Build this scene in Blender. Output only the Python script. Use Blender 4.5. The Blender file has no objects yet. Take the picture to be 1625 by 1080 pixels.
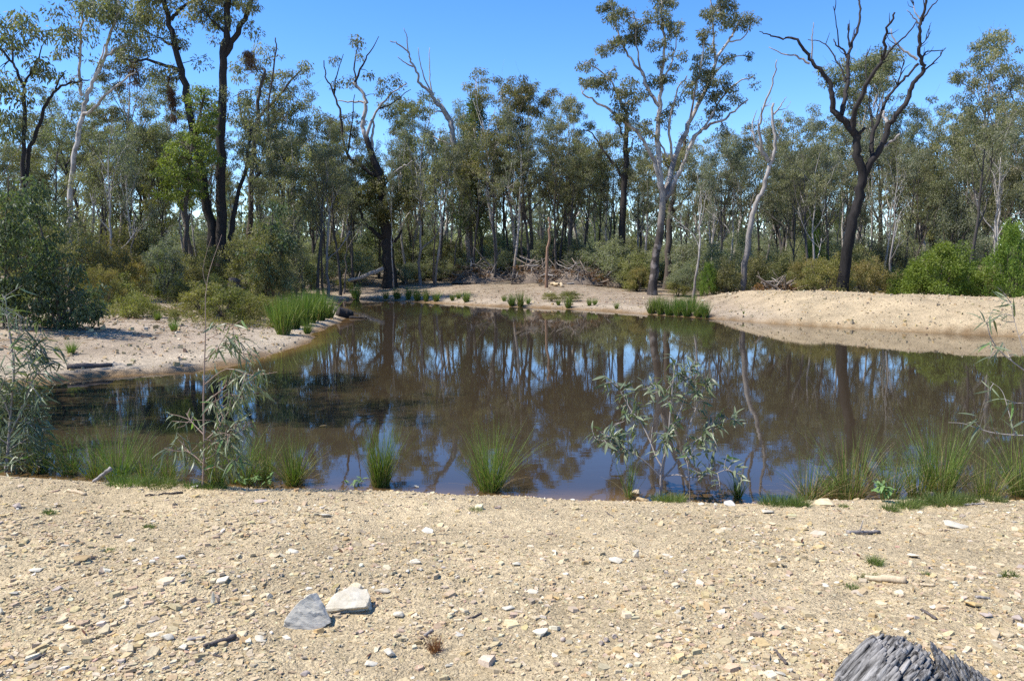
import bpy, bmesh, math, random
import numpy as np
from mathutils import Vector, Matrix, Euler

rng = np.random.default_rng(11)
random.seed(11)
SC = bpy.context.scene
COL = SC.collection

# ------------------------------------------------------------------ camera, world, sun, exposure
F = 1250.0                      # focal length in photo pixels (photo 1625 x 1080)
CX, CY, HORIZON = 812.5, 540.0, 415.0
CAM_H = 2.2                     # above the water, which is z = 0
PITCH = math.atan((CY - HORIZON) / F)
cam_d = bpy.data.cameras.new('camera')
cam_d.sensor_width = 36.0
cam_d.lens = 36.0 * F / 1625.0
cam_d.clip_start, cam_d.clip_end = 0.05, 6000
cam = bpy.data.objects.new('camera', cam_d)
COL.objects.link(cam)
cam.location = (0, 0, CAM_H)
cam.rotation_euler = (math.pi / 2 - PITCH, 0, 0)
SC.camera = cam

SUN_DIR = Vector((-0.55, -0.06, 0.83)).normalized()          # towards the sun
world = bpy.data.worlds.new('World')
SC.world = world
world.use_nodes = True
wn = world.node_tree
wn.nodes.clear()
w_out = wn.nodes.new('ShaderNodeOutputWorld')
w_bg = wn.nodes.new('ShaderNodeBackground')
w_sky = wn.nodes.new('ShaderNodeTexSky')
w_sky.sky_type = 'NISHITA'
w_sky.sun_disc = False
w_sky.sun_elevation = math.asin(SUN_DIR.z)
w_sky.sun_rotation = math.atan2(SUN_DIR.x, SUN_DIR.y)
w_sky.altitude = 1500
w_sky.air_density = 1.0
w_sky.dust_density = 0.0
w_sky.ozone_density = 3.0
w_hsv = wn.nodes.new('ShaderNodeHueSaturation')
w_hsv.inputs['Saturation'].default_value = 1.28
w_hsv.inputs['Hue'].default_value = 0.508
wn.links.new(w_sky.outputs[0], w_hsv.inputs['Color'])
wn.links.new(w_hsv.outputs[0], w_bg.inputs['Color'])
w_bg.inputs['Strength'].default_value = 0.14
wn.links.new(w_bg.outputs[0], w_out.inputs['Surface'])

sun_d = bpy.data.lights.new('sun', 'SUN')
sun_d.energy = 4.2
sun_d.angle = math.radians(0.53)
sun_d.color = (1.0, 0.95, 0.87)
sun = bpy.data.objects.new('sun', sun_d)
COL.objects.link(sun)
sun.rotation_euler = SUN_DIR.to_track_quat('Z', 'Y').to_euler()
sun.location = SUN_DIR * 60

SC.view_settings.view_transform = 'Standard'
SC.view_settings.look = 'None'
SC.view_settings.exposure = 0.95
SC.view_settings.gamma = 1.0
SC.render.engine = 'CYCLES'
SC.cycles.max_bounces = 6
SC.cycles.diffuse_bounces = 4
SC.cycles.glossy_bounces = 3
SC.cycles.transmission_bounces = 3
SC.cycles.use_denoising = False
SC.cycles.caustics_reflective = False
SC.cycles.caustics_refractive = False
SC.cycles.sample_clamp_indirect = 4.0

# ------------------------------------------------------------------ small helpers
CP, SP = math.cos(PITCH), math.sin(PITCH)


def ray(px, py):
    u = (px - CX) / F
    v = (CY - py) / F
    return np.array([u, CP + SP * v, -SP + CP * v])


def at(px, py, Y):
    """the point on the sight line of a photo pixel at distance Y north of the camera"""
    d = ray(px, py)
    return np.array([0, 0, CAM_H]) + d * (Y / d[1])


def pond_pt(px, py):
    d = ray(px, py)
    t = -CAM_H / d[2]
    return (d[0] * t, d[1] * t)


def sstep(a, b, x):
    t = np.clip((x - a) / (b - a), 0, 1)
    return t * t * (3 - 2 * t)


_lat = np.random.default_rng(5).random((256, 256))


def vnoise(x, y):
    x = np.asarray(x, float); y = np.asarray(y, float)
    xi = np.floor(x).astype(int); yi = np.floor(y).astype(int)
    fx = x - xi; fy = y - yi
    fx = fx * fx * (3 - 2 * fx); fy = fy * fy * (3 - 2 * fy)
    a = _lat[xi % 256, yi % 256]; b = _lat[(xi + 1) % 256, yi % 256]
    c = _lat[xi % 256, (yi + 1) % 256]; d = _lat[(xi + 1) % 256, (yi + 1) % 256]
    return (a * (1 - fx) + b * fx) * (1 - fy) + (c * (1 - fx) + d * fx) * fy - 0.5


def np_mesh(name, V, Fs, col=None, smooth=False, tint=None):
    me = bpy.data.meshes.new(name)
    V = np.asarray(V, np.float32)
    if not isinstance(Fs, list):
        Fs = [Fs]
    Fs = [np.asarray(f, np.int32) for f in Fs if len(f)]
    loops = np.concatenate([f.ravel() for f in Fs])
    tot = np.concatenate([np.full(len(f), f.shape[1], np.int32) for f in Fs])
    start = np.concatenate([[0], np.cumsum(tot)[:-1]]).astype(np.int32)
    me.vertices.add(len(V)); me.vertices.foreach_set('co', V.ravel())
    me.loops.add(len(loops)); me.loops.foreach_set('vertex_index', loops)
    me.polygons.add(len(tot))
    me.polygons.foreach_set('loop_start', start)
    me.polygons.foreach_set('loop_total', tot)
    me.polygons.foreach_set('use_smooth', np.full(len(tot), smooth))
    if col is not None:
        a = me.color_attributes.new('Col', 'FLOAT_COLOR', 'POINT')
        c = np.ones((len(V), 4), np.float32); c[:, :3] = col
        a.data.foreach_set('color', c.ravel())
    if tint is not None:
        a = me.attributes.new('tint', 'FLOAT', 'POINT')
        a.data.foreach_set('value', np.asarray(tint, np.float32))
    me.update(calc_edges=True)
    return me


def obj(name, me, mat=None, parent=None, loc=None):
    o = bpy.data.objects.new(name, me)
    COL.objects.link(o)
    if mat is not None and me is not None and len(me.materials) == 0:
        me.materials.append(mat)
    if parent is not None:
        o.parent = parent
    if loc is not None:
        o.location = [float(c) for c in loc]
    return o


def tag(o, label, cat, group=None):
    o['label'] = label
    o['category'] = cat
    if group:
        o['group'] = group
    return o


def thing(name, label, cat, loc, group=None, rz=0.0, s=1.0):
    o = bpy.data.objects.new(name, None)
    o.empty_display_size = 0.2
    COL.objects.link(o)
    o.location = [float(c) for c in loc]
    o.rotation_euler = (0, 0, rz)
    o.scale = (s, s, s)
    return tag(o, label, cat, group)


def copy_tree(root, loc, rz, s, label, group=None, sz=None):
    r = root.copy(); COL.objects.link(r)
    r.location = [float(c) for c in loc]
    r.rotation_euler = (0, 0, rz)
    r.scale = (s, s, sz or s)
    r['label'] = label
    if group:
        r['group'] = group
    for ch in root.children:
        c = ch.copy(); COL.objects.link(c); c.parent = r
    return r


# ------------------------------------------------------------------ materials
def new_mat(name):
    m = bpy.data.materials.new(name)
    m.use_nodes = True
    nt = m.node_tree
    nt.nodes.clear()
    return m, nt, nt.nodes, nt.links


def N(nodes, kind, **kw):
    n = nodes.new(kind)
    for k, v in kw.items():
        setattr(n, k, v)
    return n


def ramp(nodes, stops):
    r = nodes.new('ShaderNodeValToRGB')
    el = r.color_ramp.elements
    while len(el) < len(stops):
        el.new(0.5)
    for e, (p, c) in zip(el, stops):
        e.position = p
        e.color = (*c, 1) if len(c) == 3 else c
    return r


def leaf_mat(name, c1, c2, rough=0.55, trans=0.36, spec=0.26, vary=0.30):
    """foliage: colour between c1 and c2 by twig and by plant, a little light through the leaf"""
    m, nt, n, l = new_mat(name)
    out = n.new('ShaderNodeOutputMaterial')
    at_ = N(n, 'ShaderNodeAttribute', attribute_name='tint')
    oi = n.new('ShaderNodeObjectInfo')
    mix = N(n, 'ShaderNodeMix', data_type='RGBA')
    mix.inputs[6].default_value = (*c1, 1); mix.inputs[7].default_value = (*c2, 1)
    l.new(at_.outputs['Fac'], mix.inputs[0])
    hsv = n.new('ShaderNodeHueSaturation')
    mr = n.new('ShaderNodeMapRange')
    mr.inputs['To Min'].default_value = 1 - vary; mr.inputs['To Max'].default_value = 1 + vary
    l.new(oi.outputs['Random'], mr.inputs['Value'])
    l.new(mr.outputs[0], hsv.inputs['Value'])
    fr = N(n, 'ShaderNodeMath', operation='MULTIPLY'); fr.inputs[1].default_value = 7.31; l.new(oi.outputs['Random'], fr.inputs[0])
    fr2 = N(n, 'ShaderNodeMath', operation='FRACT'); l.new(fr.outputs[0], fr2.inputs[0])
    mh = n.new('ShaderNodeMapRange'); mh.inputs['To Min'].default_value = .482; mh.inputs['To Max'].default_value = .512
    l.new(fr2.outputs[0], mh.inputs['Value']); l.new(mh.outputs[0], hsv.inputs['Hue'])
    l.new(mix.outputs[2], hsv.inputs['Color'])
    p = n.new('ShaderNodeBsdfPrincipled')
    p.inputs['Roughness'].default_value = rough
    p.inputs['Specular IOR Level'].default_value = spec
    l.new(hsv.outputs[0], p.inputs['Base Color'])
    t = n.new('ShaderNodeBsdfTranslucent')
    g = N(n, 'ShaderNodeMix', data_type='RGBA', blend_type='MULTIPLY')
    g.inputs[0].default_value = 1
    g.inputs[7].default_value = (1.3, 1.5, 0.6, 1)
    l.new(hsv.outputs[0], g.inputs[6])
    l.new(g.outputs[2], t.inputs['Color'])
    ms = n.new('ShaderNodeMixShader'); ms.inputs[0].default_value = trans
    l.new(p.outputs[0], ms.inputs[1]); l.new(t.outputs[0], ms.inputs[2])
    l.new(ms.outputs[0], out.inputs['Surface'])
    return m


def bark_mat(name, low, high, z0=0.0, z1=0.01, streak=(0.6, 1.25), patch=None, bump=0.02, vscale=9.0, rough=0.9):
    """bark: colour low below z0, high above z1, streaked along the stem, optional shed patches"""
    m, nt, n, l = new_mat(name)
    out = n.new('ShaderNodeOutputMaterial')
    tc = n.new('ShaderNodeTexCoord')
    sep = n.new('ShaderNodeSeparateXYZ'); l.new(tc.outputs['Object'], sep.inputs[0])
    no = n.new('ShaderNodeTexNoise'); no.inputs['Scale'].default_value = 0.8; no.inputs['Detail'].default_value = 4
    l.new(tc.outputs['Object'], no.inputs['Vector'])
    ad = N(n, 'ShaderNodeMath', operation='MULTIPLY_ADD')
    ad.inputs[1].default_value = (z1 - z0) * 1.6; l.new(no.outputs[0], ad.inputs[0]); l.new(sep.outputs[2], ad.inputs[2])
    mr = n.new('ShaderNodeMapRange')
    mr.inputs['From Min'].default_value = z0 + (z1 - z0) * .8; mr.inputs['From Max'].default_value = z1 + (z1 - z0) * .8
    l.new(ad.outputs[0], mr.inputs['Value'])
    mix = N(n, 'ShaderNodeMix', data_type='RGBA')
    mix.inputs[6].default_value = (*low, 1); mix.inputs[7].default_value = (*high, 1)
    l.new(mr.outputs[0], mix.inputs[0])
    mp = n.new('ShaderNodeMapping'); mp.inputs['Scale'].default_value = (vscale, vscale, vscale * .14)
    l.new(tc.outputs['Object'], mp.inputs[0])
    n2 = n.new('ShaderNodeTexNoise'); n2.inputs['Scale'].default_value = 1.6; n2.inputs['Detail'].default_value = 6
    n2.inputs['Roughness'].default_value = .65
    l.new(mp.outputs[0], n2.inputs['Vector'])
    m2 = n.new('ShaderNodeMapRange'); m2.inputs['From Min'].default_value = .3; m2.inputs['From Max'].default_value = .7
    m2.inputs['To Min'].default_value = streak[0]; m2.inputs['To Max'].default_value = streak[1]
    l.new(n2.outputs[0], m2.inputs['Value'])
    mul = N(n, 'ShaderNodeMix', data_type='RGBA', blend_type='MULTIPLY'); mul.inputs[0].default_value = 1
    l.new(mix.outputs[2], mul.inputs[6]); l.new(m2.outputs[0], mul.inputs[7])
    last = mul.outputs[2]
    if patch:
        n3 = n.new('ShaderNodeTexNoise'); n3.inputs['Scale'].default_value = 2.2; n3.inputs['Detail'].default_value = 3
        l.new(tc.outputs['Object'], n3.inputs['Vector'])
        r3 = ramp(n, [(0.5, (0, 0, 0)), (0.6, (1, 1, 1))]); l.new(n3.outputs[0], r3.inputs[0])
        m3 = N(n, 'ShaderNodeMix', data_type='RGBA'); m3.inputs[7].default_value = (*patch, 1)
        l.new(r3.outputs[0], m3.inputs[0]); l.new(last, m3.inputs[6]); last = m3.outputs[2]
    p = n.new('ShaderNodeBsdfPrincipled'); p.inputs['Roughness'].default_value = rough
    p.inputs['Specular IOR Level'].default_value = .2
    l.new(last, p.inputs['Base Color'])
    b = n.new('ShaderNodeBump'); b.inputs['Strength'].default_value = .8; b.inputs['Distance'].default_value = bump
    l.new(n2.outputs[0], b.inputs['Height']); l.new(b.outputs[0], p.inputs['Normal'])
    l.new(p.outputs[0], out.inputs['Surface'])
    return m


def col_mat(name, rough=0.9, nscale=40, bump=0.003, amount=(0.75, 1.2), spec=0.2, trans=0.0):
    """colour from the mesh's own colour attribute, broken up by noise"""
    m, nt, n, l = new_mat(name)
    out = n.new('ShaderNodeOutputMaterial')
    a = N(n, 'ShaderNodeAttribute', attribute_name='Col')
    tc = n.new('ShaderNodeTexCoord')
    no = n.new('ShaderNodeTexNoise'); no.inputs['Scale'].default_value = nscale; no.inputs['Detail'].default_value = 5
    l.new(tc.outputs['Object'], no.inputs['Vector'])
    mr = n.new('ShaderNodeMapRange'); mr.inputs['From Min'].default_value = .3; mr.inputs['From Max'].default_value = .7
    mr.inputs['To Min'].default_value = amount[0]; mr.inputs['To Max'].default_value = amount[1]
    l.new(no.outputs[0], mr.inputs['Value'])
    mul = N(n, 'ShaderNodeMix', data_type='RGBA', blend_type='MULTIPLY'); mul.inputs[0].default_value = 1
    l.new(a.outputs['Color'], mul.inputs[6]); l.new(mr.outputs[0], mul.inputs[7])
    p = n.new('ShaderNodeBsdfPrincipled'); p.inputs['Roughness'].default_value = rough
    p.inputs['Specular IOR Level'].default_value = spec
    l.new(mul.outputs[2], p.inputs['Base Color'])
    b = n.new('ShaderNodeBump'); b.inputs['Strength'].default_value = .7; b.inputs['Distance'].default_value = bump
    l.new(no.outputs[0], b.inputs['Height']); l.new(b.outputs[0], p.inputs['Normal'])
    if trans:
        t = n.new('ShaderNodeBsdfTranslucent'); l.new(mul.outputs[2], t.inputs['Color'])
        ms = n.new('ShaderNodeMixShader'); ms.inputs[0].default_value = trans
        l.new(p.outputs[0], ms.inputs[1]); l.new(t.outputs[0], ms.inputs[2]); l.new(ms.outputs[0], out.inputs['Surface'])
    else:
        l.new(p.outputs[0], out.inputs['Surface'])
    return m


def stone_mat(name, c1, c2, scale=14, bump=0.004, layers=0.0):
    m, nt, n, l = new_mat(name)
    out = n.new('ShaderNodeOutputMaterial')
    tc = n.new('ShaderNodeTexCoord')
    oi = n.new('ShaderNodeObjectInfo')
    mp = n.new('ShaderNodeMapping'); mp.inputs['Scale'].default_value = (1, 1, 1 + layers)
    mp.inputs['Rotation'].default_value = (0.5, 0.9, 0)
    l.new(tc.outputs['Object'], mp.inputs[0])
    no = n.new('ShaderNodeTexNoise'); no.inputs['Scale'].default_value = scale; no.inputs['Detail'].default_value = 7
    no.inputs['Roughness'].default_value = .65
    l.new(mp.outputs[0], no.inputs['Vector'])
    r = ramp(n, [(0.32, c1), (0.62, c2)]); l.new(no.outputs[0], r.inputs[0])
    hsv = n.new('ShaderNodeHueSaturation')
    mr = n.new('ShaderNodeMapRange'); mr.inputs['To Min'].default_value = .8; mr.inputs['To Max'].default_value = 1.15
    l.new(oi.outputs['Random'], mr.inputs['Value']); l.new(mr.outputs[0], hsv.inputs['Value'])
    l.new(r.outputs[0], hsv.inputs['Color'])
    p = n.new('ShaderNodeBsdfPrincipled'); p.inputs['Roughness'].default_value = .85
    p.inputs['Specular IOR Level'].default_value = .25
    l.new(hsv.outputs[0], p.inputs['Base Color'])
    b = n.new('ShaderNodeBump'); b.inputs['Strength'].default_value = .9; b.inputs['Distance'].default_value = bump
    l.new(no.outputs[0], b.inputs['Height']); l.new(b.outputs[0], p.inputs['Normal'])
    l.new(p.outputs[0], out.inputs['Surface'])
    return m


M = {}
M['gum_leaf'] = leaf_mat('gum_leaf', (0.088, 0.092, 0.046), (0.255, 0.246, 0.136))
M['olive_leaf'] = leaf_mat('olive_leaf', (0.095, 0.095, 0.038), (0.265, 0.244, 0.104))
M['blue_leaf'] = leaf_mat('blue_leaf', (0.105, 0.114, 0.075), (0.265, 0.268, 0.185))
M['pine_leaf'] = leaf_mat('pine_leaf', (0.078, 0.100, 0.044), (0.150, 0.170, 0.078), rough=.6)
M['fresh_leaf'] = leaf_mat('fresh_leaf', (0.115, 0.150, 0.032), (0.220, 0.250, 0.062), trans=.40, vary=.1)
M['bright_leaf'] = leaf_mat('bright_leaf', (0.090, 0.150, 0.020), (0.190, 0.240, 0.040), trans=.35, vary=.12)
M['wattle_leaf'] = leaf_mat('wattle_leaf', (0.180, 0.192, 0.108), (0.320, 0.322, 0.200))
M['gold_leaf'] = leaf_mat('gold_leaf', (0.125, 0.132, 0.050), (0.285, 0.225, 0.080), vary=.2)
M['dry_leaf'] = leaf_mat('dry_leaf', (0.130, 0.060, 0.028), (0.260, 0.130, 0.060), vary=.2)
M['shrub_leaf'] = leaf_mat('shrub_leaf', (0.060, 0.085, 0.042), (0.135, 0.165, 0.092), rough=.55, spec=.28, vary=.15)
M['low_leaf'] = leaf_mat('low_leaf', (0.130, 0.130, 0.040), (0.230, 0.215, 0.070), vary=.25)
M['mistletoe'] = leaf_mat('mistletoe', (0.120, 0.055, 0.032), (0.190, 0.120, 0.060), vary=.1)
M['sap_leaf'] = leaf_mat('sapling_leaf', (0.095, 0.120, 0.062), (0.165, 0.190, 0.108), rough=.42, spec=.4, trans=.22, vary=.3)
M['rush'] = leaf_mat('rush_blade', (0.080, 0.130, 0.022), (0.190, 0.250, 0.055), trans=.3, vary=.15)
M['rush_dry'] = leaf_mat('rush_dry_blade', (0.230, 0.170, 0.070), (0.400, 0.310, 0.150), trans=.25, vary=.15)
M['grass'] = leaf_mat('short_grass', (0.075, 0.120, 0.030), (0.170, 0.205, 0.065), trans=.3, vary=.2)
M['herb'] = leaf_mat('herb_leaf', (0.110, 0.190, 0.050), (0.170, 0.260, 0.090), trans=.3, vary=.15)
M['bark_dark'] = bark_mat('bark_ironbark', (0.030, 0.025, 0.022), (0.040, 0.034, 0.030), bump=.03)
M['bark_dark2'] = bark_mat('bark_forest_dark', (0.060, 0.052, 0.046), (0.075, 0.066, 0.060), bump=.02)
M['bark_grey'] = bark_mat('bark_grey_box', (0.150, 0.124, 0.102), (0.290, 0.255, 0.220), 2.0, 7.0, bump=.015)
M['bark_brown'] = bark_mat('bark_brown', (0.075, 0.058, 0.046), (0.110, 0.088, 0.070), bump=.02)
M['bark_pale'] = bark_mat('bark_pale_gum', (0.190, 0.160, 0.135), (0.470, 0.430, 0.380), 1.0, 5.0, streak=(.75, 1.15), patch=(0.26, 0.23, 0.20), bump=.006)
M['bark_big'] = bark_mat('bark_big_gum', (0.060, 0.050, 0.044), (0.430, 0.395, 0.350), 3.4, 6.5, streak=(.65, 1.2), patch=(0.20, 0.17, 0.15), bump=.012)
M['dead_silver'] = bark_mat('dead_wood_silver', (0.170, 0.150, 0.135), (0.345, 0.315, 0.285), 1.5, 5.5, streak=(.6, 1.25), bump=.008)
M['dead_black'] = bark_mat('dead_wood_black', (0.016, 0.014, 0.013), (0.036, 0.031, 0.029), 3, 9, streak=(.6, 1.6), bump=.02)
M['dead_brown'] = bark_mat('dead_wood_brown', (0.150, 0.115, 0.085), (0.250, 0.200, 0.155), 0, 1, streak=(.5, 1.35), bump=.01)
M['dead_red'] = bark_mat('dead_wood_red', (0.230, 0.135, 0.085), (0.280, 0.175, 0.115), 0, 1, streak=(.6, 1.3), bump=.01)
M['drift'] = bark_mat('driftwood', (0.260, 0.230, 0.200), (0.300, 0.270, 0.240), streak=(.55, 1.3), bump=.004, vscale=30)
M['stick_pale'] = bark_mat('pale_stick', (0.460, 0.360, 0.230), (0.480, 0.380, 0.250), streak=(.7, 1.2), bump=.003, vscale=50)
M['dark_stick'] = bark_mat('dark_stick', (0.085, 0.070, 0.062), (0.110, 0.092, 0.082), streak=(.6, 1.5), bump=.003, vscale=50)
M['twig_pink'] = bark_mat('sapling_stem', (0.230, 0.165, 0.130), (0.300, 0.215, 0.170), streak=(.7, 1.2), bump=.001, vscale=60)
M['twig_grey'] = bark_mat('sapling_grey_stem', (0.270, 0.235, 0.205), (0.300, 0.265, 0.235), streak=(.7, 1.2), bump=.001, vscale=60)
M['chips'] = col_mat('gravel_chips', nscale=90, bump=.001, amount=(.8, 1.15))

# ------------------------------------------------------------------ the ground, with the pond cut into it
POND = [pond_pt(*p) for p in [(60, 606), (150, 598), (230, 594), (300, 589), (370, 577), (430, 563), (475, 550), (490, 543),
                              (493, 531), (510, 523), (533, 514), (552, 503), (549, 494), (534, 484), (536, 477), (570, 474),
                              (630, 477), (700, 481), (770, 485), (830, 487), (900, 490), (960, 493), (1025, 498), (1075, 501), (1120, 504),
                              (1160, 507), (1200, 511), (1300, 517), (1400, 523), (1500, 528), (1625, 534)]]
POND += [(18.5, 19.5), (21.5, 15), (21, 9.5), (17, 6.9), (11, 6.6), (7.5, 6.75), (5.2, 6.8), (3.6, 6.85), (2.0, 6.75), (0.6, 6.85), (-0.8, 7.0),
         (-2.2, 7.2), (-3.8, 7.35), (-5.5, 7.7), (-7.4, 8.3), (-9.2, 9.6), (-10.6, 11.6), (-10.2, 13.4)]
PA = np.array(POND)


def sd_pond(x, y):
    x = np.asarray(x, float); y = np.asarray(y, float)
    shp = x.shape
    x = x.ravel(); y = y.ravel()
    best = np.full(x.shape, 1e9)
    inside = np.zeros(x.shape, bool)
    n = len(PA)
    for i in range(n):
        ax, ay = PA[i]; bx, by = PA[(i + 1) % n]
        ex, ey = bx - ax, by - ay
        t = np.clip(((x - ax) * ex + (y - ay) * ey) / (ex * ex + ey * ey), 0, 1)
        d = (x - ax - t * ex) ** 2 + (y - ay - t * ey) ** 2
        best = np.minimum(best, d)
        cond = (ay > y) != (by > y)
        with np.errstate(divide='ignore', invalid='ignore'):
            xc = ax + (y - ay) * ex / (ey if ey != 0 else 1e-9)
        inside ^= cond & (x < xc)
    s = np.sqrt(best)
    s[inside] *= -1
    return s.reshape(shp)


def zones(x, y):
    """weights of the four banks: near, left, right (dam wall), far"""
    ang_near = sstep(11.0, 8.0, y)
    wl = (1 - ang_near) * sstep(-4.0, -6.5, x) * sstep(46, 38, y)
    wr = (1 - ang_near) * sstep(8.2, 11.0, x) * sstep(44, 38, y)
    wf = np.clip(1 - ang_near - wl - wr, 0, 1)
    return ang_near, wl, wr, wf


def hgt(x, y, s=None):
    x = np.asarray(x, float); y = np.asarray(y, float)
    if s is None:
        s = sd_pond(x, y)
    s = s + 0.35 * vnoise(x * .7, y * .7) * sstep(9, 14, y) + .10 * vnoise(x * 2.2 + 9, y * 2.2)
    sp = np.maximum(s, 0)
    wnr, wl, wr, wf = zones(x, y)
    near = .24 * (1 - np.exp(-sp / .22)) + .32 * sstep(0, 3.6, sp)
    left = .10 * (1 - np.exp(-sp / .12)) + .45 * sstep(0, 5, sp) + .42 * sstep(3, 16, sp)
    right = .10 * (1 - np.exp(-sp / .1)) + .84 * sstep(-.4, 3.2, sp) * (sp > 0) - .60 * sstep(5.0, 9.0, sp)
    amp = 1.0 - .70 * sstep(2.0, 9.0, x)
    far = .20 * (1 - np.exp(-sp / .35)) + .92 * amp * sstep(0, 14, sp)
    h = wnr * near + wl * left + wr * right + wf * far
    h += sstep(20, 90, sp) * .35
    h += sstep(1, 5, sp) * .12 * vnoise(x * .35, y * .35) + sstep(.1, .6, sp) * .05 * vnoise(x * 1.3, y * 1.3)
    # little scarp and lumps in the near gravel
    ny = sstep(8.5, 6.5, y)
    h += ny * sstep(.3, .8, sp) * (.040 * vnoise(x * 2.3, y * 2.3) + .026 * vnoise(x * 7, y * 7) + .012 * vnoise(x * 17, y * 17))
    h += ny * .065 * sstep(4.15, 3.9, y + .25 * vnoise(x * 1.2, 3.0)) * -1 * sstep(1.2, -.6, x)
    # rills running down the dam wall
    h += wr * sstep(0, .6, sp) * (sstep(4, 2, sp) * .10 * vnoise((x * .52 - y * .85 + s * .35) * 1.5, s * .25) + .10 * vnoise(x * .8 + 4, y * .8) + .06 * vnoise(x * 2.1, y * 2.1))
    sub = np.maximum(s * .45, -1.1)
    return np.where(s < 0, sub, h)


def h1(x, y):
    return float(hgt(np.array([x]), np.array([y]))[0])


_T = np.concatenate([np.arange(2.0, 12, .02), np.arange(12, 70, .06), np.arange(70, 320, .5)])


def gp(px, py):
    """where the sight line of a photo pixel meets the ground (or the water)"""
    d = ray(px, py)
    P = np.array([0, 0, CAM_H])[None] + d[None] * _T[:, None]
    hh = np.maximum(hgt(P[:, 0], P[:, 1]), 0)
    k = np.argmax(P[:, 2] <= hh)
    if P[k, 2] > hh[k]:
        k = len(_T) - 1
    return np.array([P[k, 0], P[k, 1], hh[k]])


def ground_at(px, Y):
    x = (px - CX) / F * Y / (CP + SP * 0.06)
    return np.array([x, Y, h1(x, Y)])


def axis(parts):
    out = []
    for a, b, st in parts:
        out.append(np.arange(a, b - st * .4, st))
    return np.concatenate(out + [[parts[-1][1]]])


def grow_axis(start, end, st, g):
    v = [start]
    while v[-1] < end:
        v.append(v[-1] + st); st *= g
    return np.array(v)


xs_c = axis([(-5.6, 5.6, .08)])
xs_m = axis([(5.9, 42, .32)])
xs_f = grow_axis(43, 3000, 1.0, 1.22)
XS = np.concatenate([-xs_f[::-1], -xs_m[::-1], xs_c, xs_m, xs_f])
YS = np.concatenate([-grow_axis(1, 1500, .8, 1.35)[::-1], axis([(0, 2.1, .3)])[:-1], axis([(2.2, 7.9, .06)]), axis([(8.0, 16, .16)])[:-1],
                     axis([(16, 62, .32)]), grow_axis(63, 4000, 1.0, 1.2)])
GX, GY = np.meshgrid(XS, YS)
GS = sd_pond(GX, GY)
GZ = hgt(GX, GY, GS)
gv = np.stack([GX, GY, GZ], -1).reshape(-1, 3)
nx, ny_ = len(XS), len(YS)
ii = (np.arange(ny_ - 1)[:, None] * nx + np.arange(nx - 1)[None]).ravel()
gf = np.stack([ii, ii + 1, ii + 1 + nx, ii + nx], 1)
wnr, wl, wr, wf = zones(GX, GY)


def mixc(a, b, t):
    return a * (1 - t[..., None]) + np.array(b)[None, None] * t[..., None]


spz = np.maximum(GS, 0)
c = wnr[..., None] * np.array([.520, .412, .250]) + wl[..., None] * np.array([.390, .312, .226]) \
    + wr[..., None] * np.array([.450, .352, .218]) + wf[..., None] * np.array([.325, .258, .186])
pale = np.exp(-((spz - .8) / .7) ** 2) * (wl + .5 * wf)
c = mixc(c, (.50, .42, .305), np.clip(pale, 0, 1) * .7)
litter = (wf + wl) * sstep(3, 13, spz + 5 * vnoise(GX * .3, GY * .3)) + wr * sstep(6, 9, spz)
litter = np.clip(np.maximum(litter, (1 - wnr) * sstep(22, 40, spz)), 0, 1)
c = mixc(c, (.205, .165, .110), litter * .8)
wet = sstep(.30, .02, spz + .15 * vnoise(GX * 2, GY * 2)) * (GS > -.2)
c = mixc(c, (.215, .140, .070), wet * .92)
c = mixc(c, (.13, .085, .045), sstep(0, -.3, GS))

mg, nt, n, l = new_mat('ground_soil')
out = n.new('ShaderNodeOutputMaterial')
a = N(n, 'ShaderNodeAttribute', attribute_name='Col')
geo = n.new('ShaderNodeNewGeometry')
vo = N(n, 'ShaderNodeTexVoronoi', feature='F1'); vo.inputs['Scale'].default_value = 75; vo.inputs['Randomness'].default_value = 1
l.new(geo.outputs['Position'], vo.inputs['Vector'])
vo2 = N(n, 'ShaderNodeTexVoronoi', feature='F1'); vo2.inputs['Scale'].default_value = 24
l.new(geo.outputs['Position'], vo2.inputs['Vector'])
n1 = n.new('ShaderNodeTexNoise'); n1.inputs['Scale'].default_value = 1.1; n1.inputs['Detail'].default_value = 8; n1.inputs['Roughness'].default_value = .62
l.new(geo.outputs['Position'], n1.inputs['Vector'])
n2 = n.new('ShaderNodeTexNoise'); n2.inputs['Scale'].default_value = 30; n2.inputs['Detail'].default_value = 6; n2.inputs['Roughness'].default_value = .7
l.new(geo.outputs['Position'], n2.inputs['Vector'])


def mulby(src, val_out, lo, hi, f0=.3, f1=.7):
    mr = n.new('ShaderNodeMapRange')
    mr.inputs['From Min'].default_value = f0; mr.inputs['From Max'].default_value = f1
    mr.inputs['To Min'].default_value = lo; mr.inputs['To Max'].default_value = hi
    l.new(val_out, mr.inputs['Value'])
    mm = N(n, 'ShaderNodeMix', data_type='RGBA', blend_type='MULTIPLY'); mm.inputs[0].default_value = 1
    l.new(src, mm.inputs[6]); l.new(mr.outputs[0], mm.inputs[7])
    return mm.outputs[2]


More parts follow.
